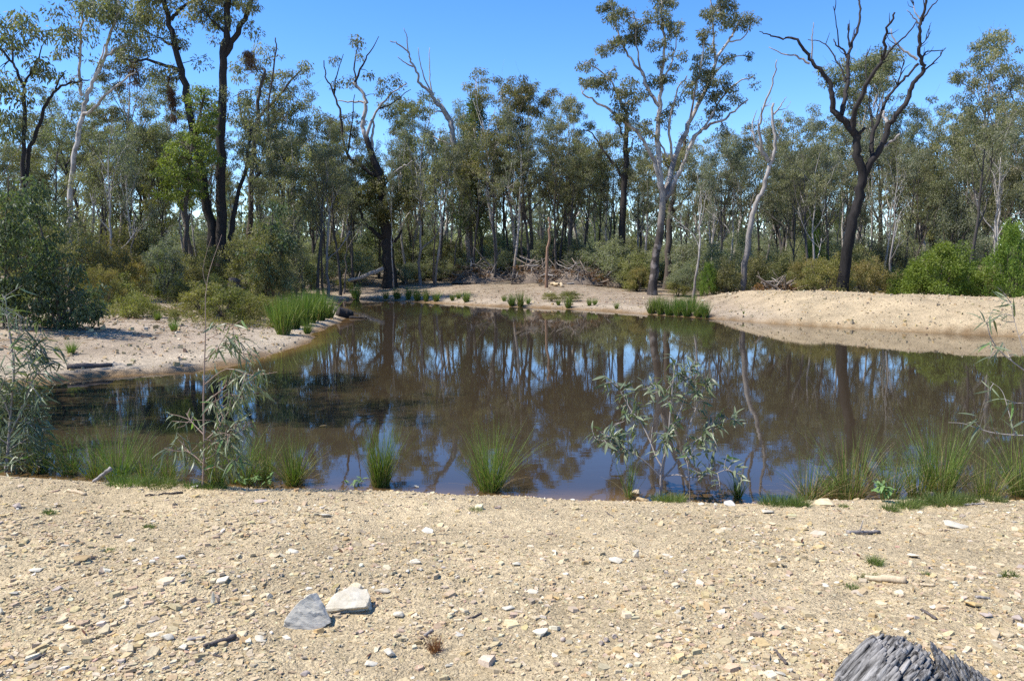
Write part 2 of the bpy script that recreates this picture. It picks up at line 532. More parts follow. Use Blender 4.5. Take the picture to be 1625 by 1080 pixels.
o1 = mulby(a.outputs['Color'], n1.outputs[0], .74, 1.22)
o1 = mulby(o1, n2.outputs[0], .80, 1.18)
sepc = n.new('ShaderNodeSeparateColor'); l.new(vo.outputs['Color'], sepc.inputs[0])
o1 = mulby(o1, sepc.outputs[0], .82, 1.16, 0, 1)
sepd = n.new('ShaderNodeSeparateColor'); l.new(vo2.outputs['Color'], sepd.inputs[0])
o1 = mulby(o1, sepd.outputs[1], .86, 1.12, 0, 1)
p = n.new('ShaderNodeBsdfPrincipled'); p.inputs['Roughness'].default_value = .95; p.inputs['Specular IOR Level'].default_value = .1
l.new(o1, p.inputs['Base Color'])
b1 = n.new('ShaderNodeBump'); b1.inputs['Strength'].default_value = .9; b1.inputs['Distance'].default_value = .012
l.new(vo.outputs['Distance'], b1.inputs['Height']); b1.invert = True
b2 = n.new('ShaderNodeBump'); b2.inputs['Strength'].default_value = .9; b2.inputs['Distance'].default_value = .03
l.new(n2.outputs[0], b2.inputs['Height']); l.new(b1.outputs[0], b2.inputs['Normal'])
b3 = n.new('ShaderNodeBump'); b3.inputs['Strength'].default_value = .6; b3.inputs['Distance'].default_value = .25
l.new(n1.outputs[0], b3.inputs['Height']); l.new(b2.outputs[0], b3.inputs['Normal'])
l.new(b3.outputs[0], p.inputs['Normal'])
l.new(p.outputs[0], out.inputs['Surface'])
ground = obj('ground', np_mesh('ground', gv, gf, col=c.reshape(-1, 3), smooth=True), mg)
ground['kind'] = 'structure'

# water: a sheet at z = 0, muddy, ochre where it is shallow
wx = np.linspace(-14, 24, 153); wy = np.linspace(5.5, 47, 167)
WX, WY = np.meshgrid(wx, wy)
WS = sd_pond(WX, WY) + .15 * vnoise(WX * 1.5, WY * 1.5)
wv = np.stack([WX, WY, np.zeros_like(WX)], -1).reshape(-1, 3)
ii = (np.arange(len(wy) - 1)[:, None] * len(wx) + np.arange(len(wx) - 1)[None]).ravel()
wfc = np.stack([ii, ii + 1, ii + 1 + len(wx), ii + len(wx)], 1)
deep = sstep(-.02, -.75, WS)
wc = mixc(np.broadcast_to(np.array([.150, .088, .032]), WX.shape + (3,)), (.037, .0265, .0155), deep)
mw, nt, n, l = new_mat('pond_water')
out = n.new('ShaderNodeOutputMaterial')
a = N(n, 'ShaderNodeAttribute', attribute_name='Col')
geo = n.new('ShaderNodeNewGeometry')
mp = n.new('ShaderNodeMapping'); mp.inputs['Scale'].default_value = (1.0, 1.6, 1)
l.new(geo.outputs['Position'], mp.inputs[0])
r1 = n.new('ShaderNodeTexNoise'); r1.inputs['Scale'].default_value = 4.2; r1.inputs['Detail'].default_value = 3; r1.inputs['Roughness'].default_value = .5
l.new(mp.outputs[0], r1.inputs['Vector'])
r2 = n.new('ShaderNodeTexNoise'); r2.inputs['Scale'].default_value = .35; r2.inputs['Detail'].default_value = 2
l.new(geo.outputs['Position'], r2.inputs['Vector'])
mr = n.new('ShaderNodeMapRange'); mr.inputs['From Min'].default_value = .4; mr.inputs['From Max'].default_value = .65
mr.inputs['To Min'].default_value = .25; mr.inputs['To Max'].default_value = 1.0
l.new(r2.outputs[0], mr.inputs['Value'])
b = n.new('ShaderNodeBump'); b.inputs['Distance'].default_value = .0007
l.new(mr.outputs[0], b.inputs['Strength'])
l.new(r1.outputs[0], b.inputs['Height'])
p = n.new('ShaderNodeBsdfPrincipled')
p.inputs['Roughness'].default_value = .02
p.inputs['IOR'].default_value = 1.33
l.new(a.outputs['Color'], p.inputs['Base Color'])
l.new(b.outputs[0], p.inputs['Normal'])
l.new(p.outputs[0], out.inputs['Surface'])
water = obj('pond_water', np_mesh('pond_water', wv, wfc, col=wc.reshape(-1, 3), smooth=True), mw)
water['kind'] = 'structure'


# ------------------------------------------------------------------ stems and leaves
class Tubes:
    def __init__(self):
        self.V, self.F, self.n = [], [], 0

    def add(self, pts, rad, k=7, rough=0.0, cap=True):
        pts = np.asarray(pts, float); rad = np.asarray(rad, float)
        m = len(pts)
        tan = np.gradient(pts, axis=0)
        tan /= np.linalg.norm(tan, axis=1)[:, None] + 1e-9
        ref = np.array([1.0, 0, 0]) if abs(tan[0][0]) < .8 else np.array([0, 1.0, 0])
        u = np.cross(tan, ref); u /= np.linalg.norm(u, axis=1)[:, None] + 1e-9
        v = np.cross(tan, u)
        a = np.arange(k) / k * 2 * math.pi
        R = rad[:, None] * (1 + rough * (rng.random((m, k)) - .5))
        P = pts[:, None] + R[..., None] * (np.cos(a)[None, :, None] * u[:, None] + np.sin(a)[None, :, None] * v[:, None])
        P = P.reshape(-1, 3)
        i = np.arange(m - 1)[:, None] * k + np.arange(k)[None]
        j = np.arange(m - 1)[:, None] * k + (np.arange(k)[None] + 1) % k
        f = np.stack([i, j, j + k, i + k], -1).reshape(-1, 4) + self.n
        self.V.append(P); self.F.append(f); self.n += len(P)
        if cap and rad[-1] > .004:
            self.V.append(pts[-1:] + tan[-1:] * rad[-1] * .3)
            b = self.n - k
            self.F.append(np.array([[b + q, b + (q + 1) % k, self.n, self.n] for q in range(k)]))
            self.n += 1

    def mesh(self, name, off=None):
        V = np.concatenate(self.V)
        if off is not None:
            V = V - np.asarray(off)[None]
        Fa = np.concatenate(self.F)
        tri = Fa[:, 2] == Fa[:, 3]
        return np_mesh(name, V, [Fa[~tri], Fa[tri][:, :3]], smooth=True)


def smooth_path(P, sub=3):
    P = np.asarray(P, float)
    if len(P) < 3:
        t = np.linspace(0, 1, sub + 1)[:, None]
        return P[0] * (1 - t) + P[-1] * t
    Q = np.vstack([2 * P[0] - P[1], P, 2 * P[-1] - P[-2]])
    out_ = []
    for i in range(1, len(Q) - 2):
        p0, p1, p2, p3 = Q[i - 1], Q[i], Q[i + 1], Q[i + 2]
        for t in np.arange(sub) / sub:
            out_.append(.5 * ((2 * p1) + (-p0 + p2) * t + (2 * p0 - 5 * p1 + 4 * p2 - p3) * t * t + (-p0 + 3 * p1 - 3 * p2 + p3) * t ** 3))
    out_.append(P[-1])
    return np.array(out_)


def leaf_cloud(C, R, cnt, L, W, droop=.9, flat=.75, spread=.8, up=0.0):
    """leaves: four-cornered blades hanging about each clump centre"""
    C = np.asarray(C, float); R = np.asarray(R, float); cnt = np.asarray(cnt, int)
    idx = np.repeat(np.arange(len(C)), cnt)
    n_ = len(idx)
    d = rng.normal(size=(n_, 3)); d /= np.linalg.norm(d, axis=1)[:, None]
    d *= (rng.random(n_) ** .45)[:, None]
    d[:, 2] *= flat
    pos = C[idx] + d * R[idx][:, None]
    ax = d * spread * .8 + rng.normal(size=(n_, 3)) * .45
    ax[:, 2] -= droop
    ax[:, 2] += up
    ax /= np.linalg.norm(ax, axis=1)[:, None] + 1e-9
    sd = np.cross(ax, rng.normal(size=(n_, 3))); sd /= np.linalg.norm(sd, axis=1)[:, None] + 1e-9
    ln = L * (.65 + .7 * rng.random(n_)); wd = W * (.7 + .6 * rng.random(n_))
    a = pos; bq = pos + ax * (ln * .45)[:, None]; e = pos + ax * ln[:, None]
    V = np.stack([a, bq + sd * (wd / 2)[:, None], e, bq - sd * (wd / 2)[:, None]], 1).reshape(-1, 3)
    Fq = np.arange(n_ * 4).reshape(-1, 4)
    ct = rng.random(len(C))
    t = np.clip(ct[idx] * .75 + rng.random(n_) * .25, 0, 1)
    return V, Fq, np.repeat(t, 4)


def leaf_mesh(name, clouds, off=None):
    V, Fq, T, n_ = [], [], [], 0
    for v, f, t in clouds:
        V.append(v); Fq.append(f + n_); T.append(t); n_ += len(v)
    V = np.concatenate(V)
    if off is not None:
        V = V - np.asarray(off)[None]
    return np_mesh(name, V, np.concatenate(Fq), tint=np.concatenate(T))


def norm(v):
    return v / (np.linalg.norm(v) + 1e-9)


def grow_gum(h, r0, fork=.45, spread=.55, nlimb=6, lean=0.1, crown_low=.45, levels=3, wig=.05):
    """procedural gum: bending trunk, up-swept limbs, clumps at the twig ends -> (Tubes, clump centres, sizes)"""
    T = Tubes(); tips = []

    def br(p0, d0, L, r, lev, seg):
        pts = [p0]; d = d0.copy()
        for s_ in range(seg):
            d = norm(d + rng.normal(size=3) * .16 + np.array([0, 0, .10 if lev else .03]))
            pts.append(pts[-1] + d * L / seg)
        pts = np.array(pts)
        rr = r * np.linspace(1, .45 if lev < levels else .3, len(pts))
        T.add(pts, rr, k=max(3, 7 - lev * 2) if lev else 8, rough=.12)
        if lev >= levels:
            tips.append((pts[-1], .0)); tips.append((pts[len(pts) // 2], .0))
            return
        nch = [0, 6 if levels == 2 else 4, 4, 3][lev] if lev else 0
        for q in range(nch):
            t = rng.uniform(.35, 1.0); k = min(len(pts) - 1, int(t * (len(pts) - 1)) + 1)
            side = norm(np.cross(d, rng.normal(size=3)))
            nd = norm(norm(pts[k] - pts[k - 1]) * .8 + side * rng.uniform(.45, .9) + np.array([0, 0, .18]))
            br(pts[k], nd, L * rng.uniform(.40, .62), rr[k] * .62, lev + 1, max(3, seg - 1))
        if lev >= levels - 1:
            tips.append((pts[-1], .0))

    # trunk
    m = 12
    ld = np.array([rng.normal() * lean, rng.normal() * lean, 1.0])
    zz = np.linspace(0, 1, m)
    tp = np.stack([ld[0] * zz ** 1.3 * h + np.cumsum(rng.normal(size=m)) * wig * h / m * 1.2,
                   ld[1] * zz ** 1.3 * h + np.cumsum(rng.normal(size=m)) * wig * h / m * 1.2, zz * h * .82], 1)
    tp[0, :2] = 0
    tr = r0 * (1 - .80 * zz); tr[0] *= 1.35
    tp2 = tp.copy(); tp2[0, 2] = -.25
    T.add(tp2, tr, k=9, rough=.15)
    for q in range(nlimb):
        t = fork + (1 - fork) * (q + rng.random() * .8) / nlimb
        k = min(m - 1, int(t * (m - 1)))
        aa = q * 2.4 + rng.random()
        sd_ = np.array([math.cos(aa), math.sin(aa), 0])
        nd = norm(sd_ * spread + np.array([0, 0, .75]))
        br(tp[k], nd, h * rng.uniform(.17, .31) * (1.2 - .5 * (t - fork)), tr[k] * .62, 1, 6)
    br(tp[-1], norm(np.array([rng.normal() * .2, rng.normal() * .2, 1])), h * .2, tr[-1], 1, 5)
    C = np.array([t_[0] for t_ in tips])
    C = C[C[:, 2] > h * crown_low * .8]
    return T, C


PROTO = {}


def gum_proto(key, name, bark, leaf, h, r0, nleaf, L, W, crad, keep=1.0, **kw):
    T, C = grow_gum(h, r0, **kw)
    C = C[rng.random(len(C)) < keep]
    top = C[:, 2].max()
    T.V = [v * np.array([1, 1, h / top]) for v in T.V]
    C = C * np.array([1, 1, h / top])
    R = crad * (.6 + .8 * rng.random(len(C)))
    cnt = np.maximum((R / R.mean()) ** 2 * nleaf / len(C), 3).astype(int)
    root = thing(name, 'prototype', 'tree', (0, 0, -500))
    obj('trunk', T.mesh('trunk_' + key), bark, root)
    cr = obj('crown', leaf_mesh('crown_' + key, [leaf_cloud(C, R, cnt, L, W)]), leaf, root)
    cr['kind'] = 'stuff'
    PROTO[key] = (root, h)
    return root


gum_proto('a', 'gum_tree', M['bark_grey'], M['gum_leaf'], 15, .20, 10500, .165, .052, .42, keep=.58, fork=.40, spread=.34, nlimb=9, crown_low=.40, levels=2)
gum_proto('b', 'gum_tree', M['bark_pale'], M['olive_leaf'], 14, .16, 10500, .165, .052, .42, keep=.62, fork=.42, spread=.30, nlimb=9, crown_low=.40, levels=2)
gum_proto('c', 'ironbark_tree', M['bark_dark2'], M['blue_leaf'], 14, .19, 10000, .165, .052, .42, keep=.55, fork=.30, spread=.36, nlimb=10, crown_low=.28, levels=2)
gum_proto('d', 'gum_tree', M['bark_brown'], M['gum_leaf'], 13, .14, 5500, .16, .050, .38, keep=.6, fork=.45, spread=.30, nlimb=7, wig=.06, crown_low=.45, levels=2)
gum_proto('e', 'gum_tree', M['bark_pale'], M['blue_leaf'], 15, .19, 8000, .165, .052, .42, keep=.6, fork=.36, spread=.42, nlimb=7, lean=.12, crown_low=.38, levels=2)
gum_proto('f', 'ironbark_tree', M['bark_dark2'], M['olive_leaf'], 12, .14, 7500, .165, .052, .40, keep=.6, fork=.22, spread=.34, nlimb=10, crown_low=.18, levels=2)
gum_proto('g', 'bare_sapling_tree', M['bark_brown'], M['gum_leaf'], 10, .075, 2400, .17, .05, .36, fork=.35, spread=.4, nlimb=6, wig=.1, levels=2)
gum_proto('h', 'bare_sapling_tree', M['bark_grey'], M['blue_leaf'], 9, .065, 1600, .17, .05, .34, fork=.4, spread=.5, nlimb=5, wig=.12, levels=2)
gum_proto('k', 'ironbark_tree', M['bark_dark2'], M['gum_leaf'], 13, .14, 4600, .16, .050, .38, keep=.7, fork=.48, spread=.30, nlimb=6, wig=.03, lean=.04, crown_low=.48, levels=2)
gum_proto('m', 'gum_tree', M['bark_pale'], M['blue_leaf'], 13, .125, 4000, .16, .050, .38, keep=.7, fork=.48, spread=.32, nlimb=5, wig=.05, lean=.06, crown_low=.48, levels=2)


gum_proto('n', 'leafless_tree', M['dead_silver'], M['olive_leaf'], 12, .11, 330, .16, .05, .4, keep=.5, fork=.35, spread=.5, nlimb=7, wig=.08, lean=.12, levels=2)


def pine_proto(key, h, nleaf):
    """cypress pine: one stem, short up-turned boughs, feathery foliage nearly to the ground"""
    T = Tubes(); C = []; R = []
    z = np.linspace(0, 1, 10)
    tp = np.stack([.02 * h * np.sin(z * 5), .015 * h * np.cos(z * 4), z * h], 1); tp[0, 2] = -.2
    T.add(tp, .13 * (1 - .9 * z), k=8, rough=.1)
    for q in range(64):
        t = .22 + .76 * (q / 64) ** .9
        k = t * 9; p0 = tp[int(k)] * (1 - k % 1) + tp[min(9, int(k) + 1)] * (k % 1)
        a_ = q * 2.4 + rng.random(); ln = (1.55 * (1 - t) + .25) * rng.uniform(.55, 1.2)
        e = p0 + np.array([math.cos(a_) * ln, math.sin(a_) * ln, ln * rng.uniform(.3, .8)])
        T.add([p0, (p0 + e) / 2 + np.array([0, 0, -.06]), e], [.022, .014, .005], k=3)
        for f_ in (.45, .75, 1.0):
            C.append(p0 + (e - p0) * f_); R.append(.30 + .18 * rng.random())
    C = np.array(C); R = np.array(R)
    root = thing('cypress_pine', 'prototype', 'tree', (0, 0, -500))
    obj('trunk', T.mesh('trunk_' + key), M['bark_brown'], root)
    cr = obj('crown', leaf_mesh('crown_' + key, [leaf_cloud(C, R, np.full(len(C), nleaf // len(C)), .22, .05, droop=.1, flat=1.1, up=.25)]), M['pine_leaf'], root)
    cr['kind'] = 'stuff'
    PROTO[key] = (root, h)


pine_proto('p', 11, 10500)
pine_proto('q', 9, 7500)

SHRUB = {}


def shrub_proto(key, name, leaf, w, h, nleaf, L, W, crad, nst=9, low=.10, droop=.3, bark='bark_brown', up=.2, ncl=60):
    T = Tubes(); C = []; R = []
    for q in range(nst):
        a_ = q * 2.4 + rng.random(); rr = w * .5 * rng.uniform(.25, .8)
        e = np.array([math.cos(a_) * rr, math.sin(a_) * rr, h * rng.uniform(.6, .92)])
        T.add(smooth_path([[0, 0, -.1], e * np.array([.3, .3, .4]), e * np.array([.75, .75, .7]), e], 3), np.linspace(.03, .008, 10) * (h / 1.8), k=5)
    for q in range(ncl):
        a_ = rng.random() * 6.283; z_ = low + (1 - low) * rng.random() ** .8
        prof = math.sqrt(max(0, 1 - (max(0, z_ - .35) / .68) ** 2)) * (.72 + .28 * min(1, z_ / .3))
        rr = w * .5 * prof * rng.uniform(.3, 1.14) * (.8 + .4 * math.sin(a_ * 2 + key.__len__() + w) ** 2)
        C.append([math.cos(a_) * rr, math.sin(a_) * rr, z_ * h * rng.uniform(.82, 1.14)])
        R.append(crad * rng.uniform(.6, 1.35))
    C = np.array(C); R = np.array(R)
    cnt = np.maximum((R / R.mean()) ** 2 * nleaf / ncl, 2).astype(int)
    root = thing(name, 'prototype', 'shrub', (0, 0, -500))
    obj('stem', T.mesh('stem_' + key), M[bark], root)
    cr = obj('foliage', leaf_mesh('foliage_' + key, [leaf_cloud(C, R, cnt, L, W, droop=droop, up=up, spread=1.0)]), leaf, root)
    cr['kind'] = 'stuff'
    SHRUB[key] = (root, w, h)


shrub_proto('wattle', 'wattle_shrub', M['wattle_leaf'], 3.0, 2.2, 9000, .11, .030, .26, ncl=90)
shrub_proto('wattle2', 'wattle_shrub', M['blue_leaf'], 2.4, 2.8, 8000, .12, .034, .28, ncl=80)
shrub_proto('gold', 'golden_shrub', M['gold_leaf'], 3.0, 1.9, 9500, .10, .030, .24, ncl=90)
shrub_proto('bright', 'bright_green_shrub', M['bright_leaf'], 3.0, 2.0, 11000, .10, .036, .26, ncl=95)
shrub_proto('olive', 'olive_shrub', M['olive_leaf'], 2.6, 2.2, 7500, .12, .038, .28, ncl=80)
shrub_proto('low', 'low_shrub', M['low_leaf'], 1.6, .75, 5000, .08, .025, .22, ncl=40)
shrub_proto('low2', 'low_shrub', M['low_leaf'], 1.2, .9, 3500, .08, .022, .16, ncl=34, nst=12, low=.25)
shrub_proto('thin', 'thin_shrub', M['gum_leaf'], 2.2, 3.4, 4500, .13, .042, .28, low=.2, ncl=70)

# ------------------------------------------------------------------ landmark trees, each traced from the photograph at its own distance
def hero(name, label, base, limbs, blobs=(), bark='bark_dark', leaf='gum_leaf', nper=170, L=.19, W=.065, crad=.55,
         drift=.35, extra=None, twigs=0, sides=9, seed=1, group=None, cat='tree', deep=.8, clump_k=3.2):
    """limbs: (photo points, r0, r1[, bark]) in photo pixels; blobs: (x, y, r[, density]) foliage masses.
    Limbs wander in depth away from the tree's own distance, blobs are filled as volumes."""
    r_ = np.random.default_rng(seed)
    Y0 = base[1]; sc = Y0 / F
    root = thing(name, label, cat, base, group)
    nodes_px, nodes_w = [], []
    groups = {}
    for li, lb in enumerate(limbs):
        pts, ra, rb = lb[0], lb[1], lb[2]
        bk = lb[3] if len(lb) > 3 else bark
        P = np.array(pts, float)
        if nodes_px:
            A = np.array(nodes_px)
            k = int(np.argmin(((A - P[0]) ** 2).sum(1)))
            Ys = nodes_w[k][1]
        else:
            Ys = Y0
        ln = np.concatenate([[0], np.cumsum(np.linalg.norm(np.diff(P, axis=0), axis=1))])
        sl = r_.uniform(-drift, drift) if li else 0.0
        Ys_ = Ys + sl * ln * sc
        W_ = np.array([at(px, py, yy) for (px, py), yy in zip(P, Ys_)])
        if li == 0:
            W_[0] = [W_[0][0], W_[0][1], base[2] - .25]
        W_ = smooth_path(W_, 4)
        W_[1:-1] += r_.normal(size=W_[1:-1].shape) * min(ra, 3) * sc * .36
        t = np.linspace(0, 1, len(W_))
        rad = (ra + (rb - ra) * t ** .8) * sc
        if li == 0:
            rad[:2] *= np.array([1.35, 1.12])
        tb = groups.setdefault(bk if bk == bark else (bk, li), Tubes())
        tb.add(W_, rad, k=sides if ra > 4 else 6, rough=.16)
        wp = smooth_path(P, 4) if len(P) > 2 else np.array([P[0] * (1 - q) + P[-1] * q for q in np.linspace(0, 1, 5)])
        m_ = min(len(wp), len(W_))
        for q in range(0, m_):
            nodes_px.append(wp[q]); nodes_w.append(W_[q])
    if twigs:
        tw = groups[bark]
        for q in range(twigs):
            k = int(r_.integers(len(nodes_w) // 5, len(nodes_w) - 1))
            d = norm(nodes_w[k + 1] - nodes_w[k]) * .8 + r_.normal(size=3) * .55 + np.array([0, 0, .25])
            d = norm(d); ln = r_.uniform(6, 26) * sc
            e = nodes_w[k] + d * ln
            tw.add(smooth_path([nodes_w[k], (nodes_w[k] + e) / 2 + r_.normal(size=3) * ln * .08, e], 2), np.linspace(r_.uniform(.6, 1.2), .25, 5) * sc, k=4, cap=False)
    clouds = []
    if blobs:
        A = np.array(nodes_px); Wn = np.array(nodes_w)
        C, R, K = [], [], []
        tw = groups.setdefault(bark, Tubes())
        for bl in blobs:
            bx, by, br_ = bl[:3]; dens = bl[3] if len(bl) > 3 else 1.0
            k = int(np.argmin(((A - np.array([bx, by])) ** 2).sum(1)))
            Yc = Wn[k][1] + r_.normal() * br_ * sc * .5
            c0 = at(bx, by, Yc); rw = br_ * sc
            nC = max(2, int(clump_k * (rw / crad) ** 2 * (1.0 if dens >= 1 else .5 + .5 * dens)))
            start = Wn[k]
            for q in range(nC):
                d = r_.normal(size=3); d = d / np.linalg.norm(d) * r_.random() ** .4
                cc = c0 + d * rw * np.array([1.15, deep * 1.2, .95]) * r_.uniform(.8, 1.15)
                C.append(cc); R.append(crad * r_.uniform(.4, 1.2)); K.append(nper * dens)
                if q % 2 == 0:
                    mid = (start + cc) / 2 + r_.normal(size=3) * rw * .12 + np.array([0, 0, rw * .12])
                    tw.add(smooth_path([start, mid, cc], 3), np.linspace(.8, .25, 7) * sc, k=3, cap=False)
        C = np.array(C); R = np.array(R)
        cnt = np.maximum((R / crad) ** 2 * np.array(K), 2).astype(int)
        clouds.append(leaf_cloud(C, R, cnt, L, W))
    for gi, (bk, tb) in enumerate(groups.items()):
        if tb.n:
            obj('trunk' if bk == bark else 'dead_limb', tb.mesh('trunk_' + name, base), M[bk if bk == bark else bk[0]], root)
    if clouds:
        cr = obj('crown', leaf_mesh('crown_' + name, clouds, base), M[leaf], root)
        cr['kind'] = 'stuff'
    if extra:
        for (mx, my, mw_, mh_) in extra:
            A = np.array(nodes_px); Wn = np.array(nodes_w)
            k = int(np.argmin(((A - np.array([mx, my])) ** 2).sum(1)))
            cs = [at(mx + r_.normal() * mw_ * .3, my + r_.uniform(-.5, .5) * mh_, Wn[k][1] - .1) for _ in range(16)]
            ms = obj('mistletoe', leaf_mesh('mistletoe', [leaf_cloud(cs, np.full(16, mw_ * sc * .55), np.full(16, 26), .28, .032, droop=2.4)], base), M['mistletoe'], root)
            ms['kind'] = 'stuff'
            ms['label'] = 'rusty red hanging mistletoe clump'
    return root


b = gp(352, 463)
hero('ironbark_tree', 'tall dark twin-trunked tree standing on the left bank above the rushes', b,
     [([(356, 466), (352, 400), (350, 340), (352, 250), (353, 160), (356, 85), (360, 50), (362, 0), (366, -60)], 9.4, 4.0),
      ([(350, 466), (340, 400), (326, 310), (310, 230), (296, 150), (285, 100), (272, 50), (262, 10), (250, -45)], 8.4, 3.2),
      ([(356, 88), (372, 60), (388, 30), (400, 0), (410, -40)], 5, 3),
      ([(285, 78), (268, 70), (252, 60)], 3, 1.5), ([(272, 32), (288, 13), (303, 3), (318, -15)], 3, 1.5),
      ([(284, 112), (255, 100), (225, 95), (212, 98), (190, 90)], 3, 1), ([(264, 20), (255, -5), (240, -30)], 2, 1),
      ([(355, 50), (335, 30), (322, 15)], 2, 1), ([(362, 445), (367, 378), (376, 315), (392, 258), (398, 205)], 5, 2)],
     [(345, 5, 34), (322, 20, 24), (398, 18, 18), (340, -30, 40), (395, -30, 30), (225, 12, 26), (219, 48, 20), (240, 33, 18), (240, -20, 34), (270, -30, 30), (283, 62, 16),
      (262, 118, 16), (318, 98, 14, .4), (338, 55, 14, .4), (208, 92, 14, .7), (250, 105, 12, .5), (300, -10, 24, .6), (310, 25, 20, .6), (370, 35, 14, .6), (255, 75, 14, .6), (230, 70, 16, .7), (340, 40, 16, .6), (295, 45, 16, .5), (200, 15, 22), (392, 45, 12, .6)],
     extra=[(270, 142, 9, 46), (275, 172, 6, 40), (212, 118, 12, 34), (397, 92, 12, 22)], seed=3, nper=190)
g_ = ground_at(293, b[1] - 1.5)
hero('leafy_tree', 'bright green leafy tree behind the dark twin trunks on the left bank', g_,
     [([(294, 440), (295, 360), (298, 300), (305, 240), (318, 180), (325, 150)], 4, 1.5), ([(298, 300), (285, 265), (272, 240)], 2.5, 1)],
     [(322, 165, 28), (335, 195, 24), (318, 215, 26), (290, 232, 26), (272, 245, 20), (300, 262, 30), (282, 285, 28), (312, 292, 26), (265, 300, 16), (330, 250, 20), (290, 315, 20)],
     bark='bark_brown', leaf='fresh_leaf', L=.13, W=.065, nper=75, crad=.34, seed=5, clump_k=2.6)
g_ = ground_at(385, b[1] + 9)
hero('gum_tree', 'dark drooping gum with orange mistletoe just right of the twin dark trunks', g_,
     [([(392, 430), (396, 350), (400, 270), (408, 200), (412, 150), (420, 110)], 5, 2), ([(398, 300), (420, 262), (450, 235)], 3, 1),
      ([(404, 225), (385, 190), (378, 150)], 3, 1), ([(408, 190), (435, 160), (460, 130), (478, 112)], 2.5, 1),
      ([(428, 260), (426, 180), (436, 90), (437, 60)], 2, .8)],
     [(410, 120, 26), (390, 150, 26), (385, 190, 24), (425, 165, 26), (440, 195, 28), (415, 215, 30), (455, 225, 24), (470, 180, 18), (430, 90, 18), (452, 115, 8), (476, 110, 11),
      (480, 160, 12), (400, 250, 22), (445, 255, 22), (388, 105, 18)],
     bark='bark_brown', leaf='gum_leaf', extra=[(398, 95, 12, 30)], seed=8, nper=150)

g_ = ground_at(110, 38)
hero('gum_tree', 'pale forked gum with white upper limbs rising behind the left shrub', g_,
     [([(108, 440), (110, 380), (112, 310), (118, 250), (125, 205), (131, 180), (140, 150), (150, 125), (165, 90), (175, 55), (186, 20), (192, -20)], 5, 1.6),
      ([(131, 186), (150, 170), (175, 145), (200, 125), (215, 112)], 3, 1), ([(130, 152), (125, 110), (128, 60), (131, 25), (128, -10)], 2.6, 1),
      ([(148, 128), (160, 95), (166, 70)], 2, .8), ([(165, 92), (185, 78), (205, 70)], 2, .8)],
     [(122, 12, 26), (105, 60, 20), (108, 88, 18), (152, 38, 20), (175, 15, 24), (200, 25, 22), (155, 98, 16, .7), (192, 72, 16, .6), (140, 60, 14, .5), (205, 60, 16, .7), (95, 40, 12, .7),
      (160, -20, 36), (118, 125, 12, .5)],
     bark='bark_pale', leaf='gum_leaf', seed=12, nper=120)
g_ = ground_at(42, 30)
hero('gum_tree', 'dark gum with two diverging stems at the left edge behind the shrubs', g_,
     [([(40, 460), (38, 380), (36, 300), (38, 220), (38, 150), (33, 125), (20, 100), (0, 78)], 4.5, 1.5), ([(38, 138), (50, 112), (60, 98), (66, 75)], 2, .8),
      ([(38, 330), (45, 245), (60, 205), (75, 165), (90, 140), (120, 130), (142, 127)], 4, 1), ([(88, 142), (95, 125), (105, 112)], 1.5, .6), ([(20, 100), (18, 70), (10, 45)], 1.6, .7)],
     [(18, 40, 26), (38, 55, 20), (5, 75, 18), (62, 62, 16), (52, 100, 16), (72, 118, 16), (12, 150, 24), (5, 195, 26), (48, 145, 14, .5), (95, 120, 12, .6), (30, 175, 18, .6), (-15, 40, 30), (-15, 120, 30)],
     bark='bark_dark', leaf='gum_leaf', seed=14, nper=130)

g_ = ground_at(617, 52)
hero('old_ironbark', 'stout black-trunked old tree with sparse bare top on the far bank left of centre', g_,
     [([(618, 438), (615, 398), (613, 369), (608, 345), (607, 293), (595, 258), (580, 215)], 11, 4.5), ([(580, 215), (575, 200), (578, 178), (581, 160), (569, 139), (560, 132)], 4, 2.2, 'dead_silver'),
      ([(583, 222), (590, 192), (601, 172), (625, 145), (646, 133)], 3, .8, 'dead_silver'), ([(590, 235), (592, 205), (594, 180)], 3, 1, 'dead_silver'),
      ([(561, 134), (575, 104), (587, 83), (601, 58)], 2, .5), ([(566, 140), (562, 110), (566, 80), (568, 62)], 1.8, .5), ([(601, 172), (620, 165), (652, 142)], 1.6, .5),
      ([(600, 280), (575, 265), (551, 246), (542, 195), (536, 166), (524, 136), (515, 118), (514, 96)], 3, .8), ([(530, 150), (534, 120), (545, 86)], 1.6, .5), ([(551, 246), (558, 200), (563, 150)], 1.6, .6),
      ([(578, 163), (557, 161), (536, 160)], 2, .7, 'dead_silver'), ([(610, 380), (590, 364), (578, 358), (560, 354)], 4, 1.4), ([(582, 360), (572, 335), (562, 315), (548, 298)], 3, 1),
      ([(618, 386), (633, 376), (637, 354), (632, 330)], 3, 1), ([(606, 300), (630, 270), (645, 262), (655, 255)], 2, .7, 'dead_silver'), ([(604, 285), (585, 262), (570, 240)], 2, .7)],
     [(568, 66, 9, .5), (566, 85, 9, .5), (534, 92, 7, .5), (530, 130, 9, .5), (562, 130, 10, .6), (592, 118, 10, .6), (605, 130, 8, .6), (631, 130, 9, .5), (619, 150, 9, .5), (596, 148, 11, .6),
      (600, 305, 26), (632, 312, 22), (575, 318, 20), (618, 335, 20), (650, 318, 14), (560, 300, 14), (595, 340, 16)],
     bark='bark_dark', leaf='olive_leaf', seed=21, nper=150, crad=.46, clump_k=3.6)
g_ = ground_at(746, 56)
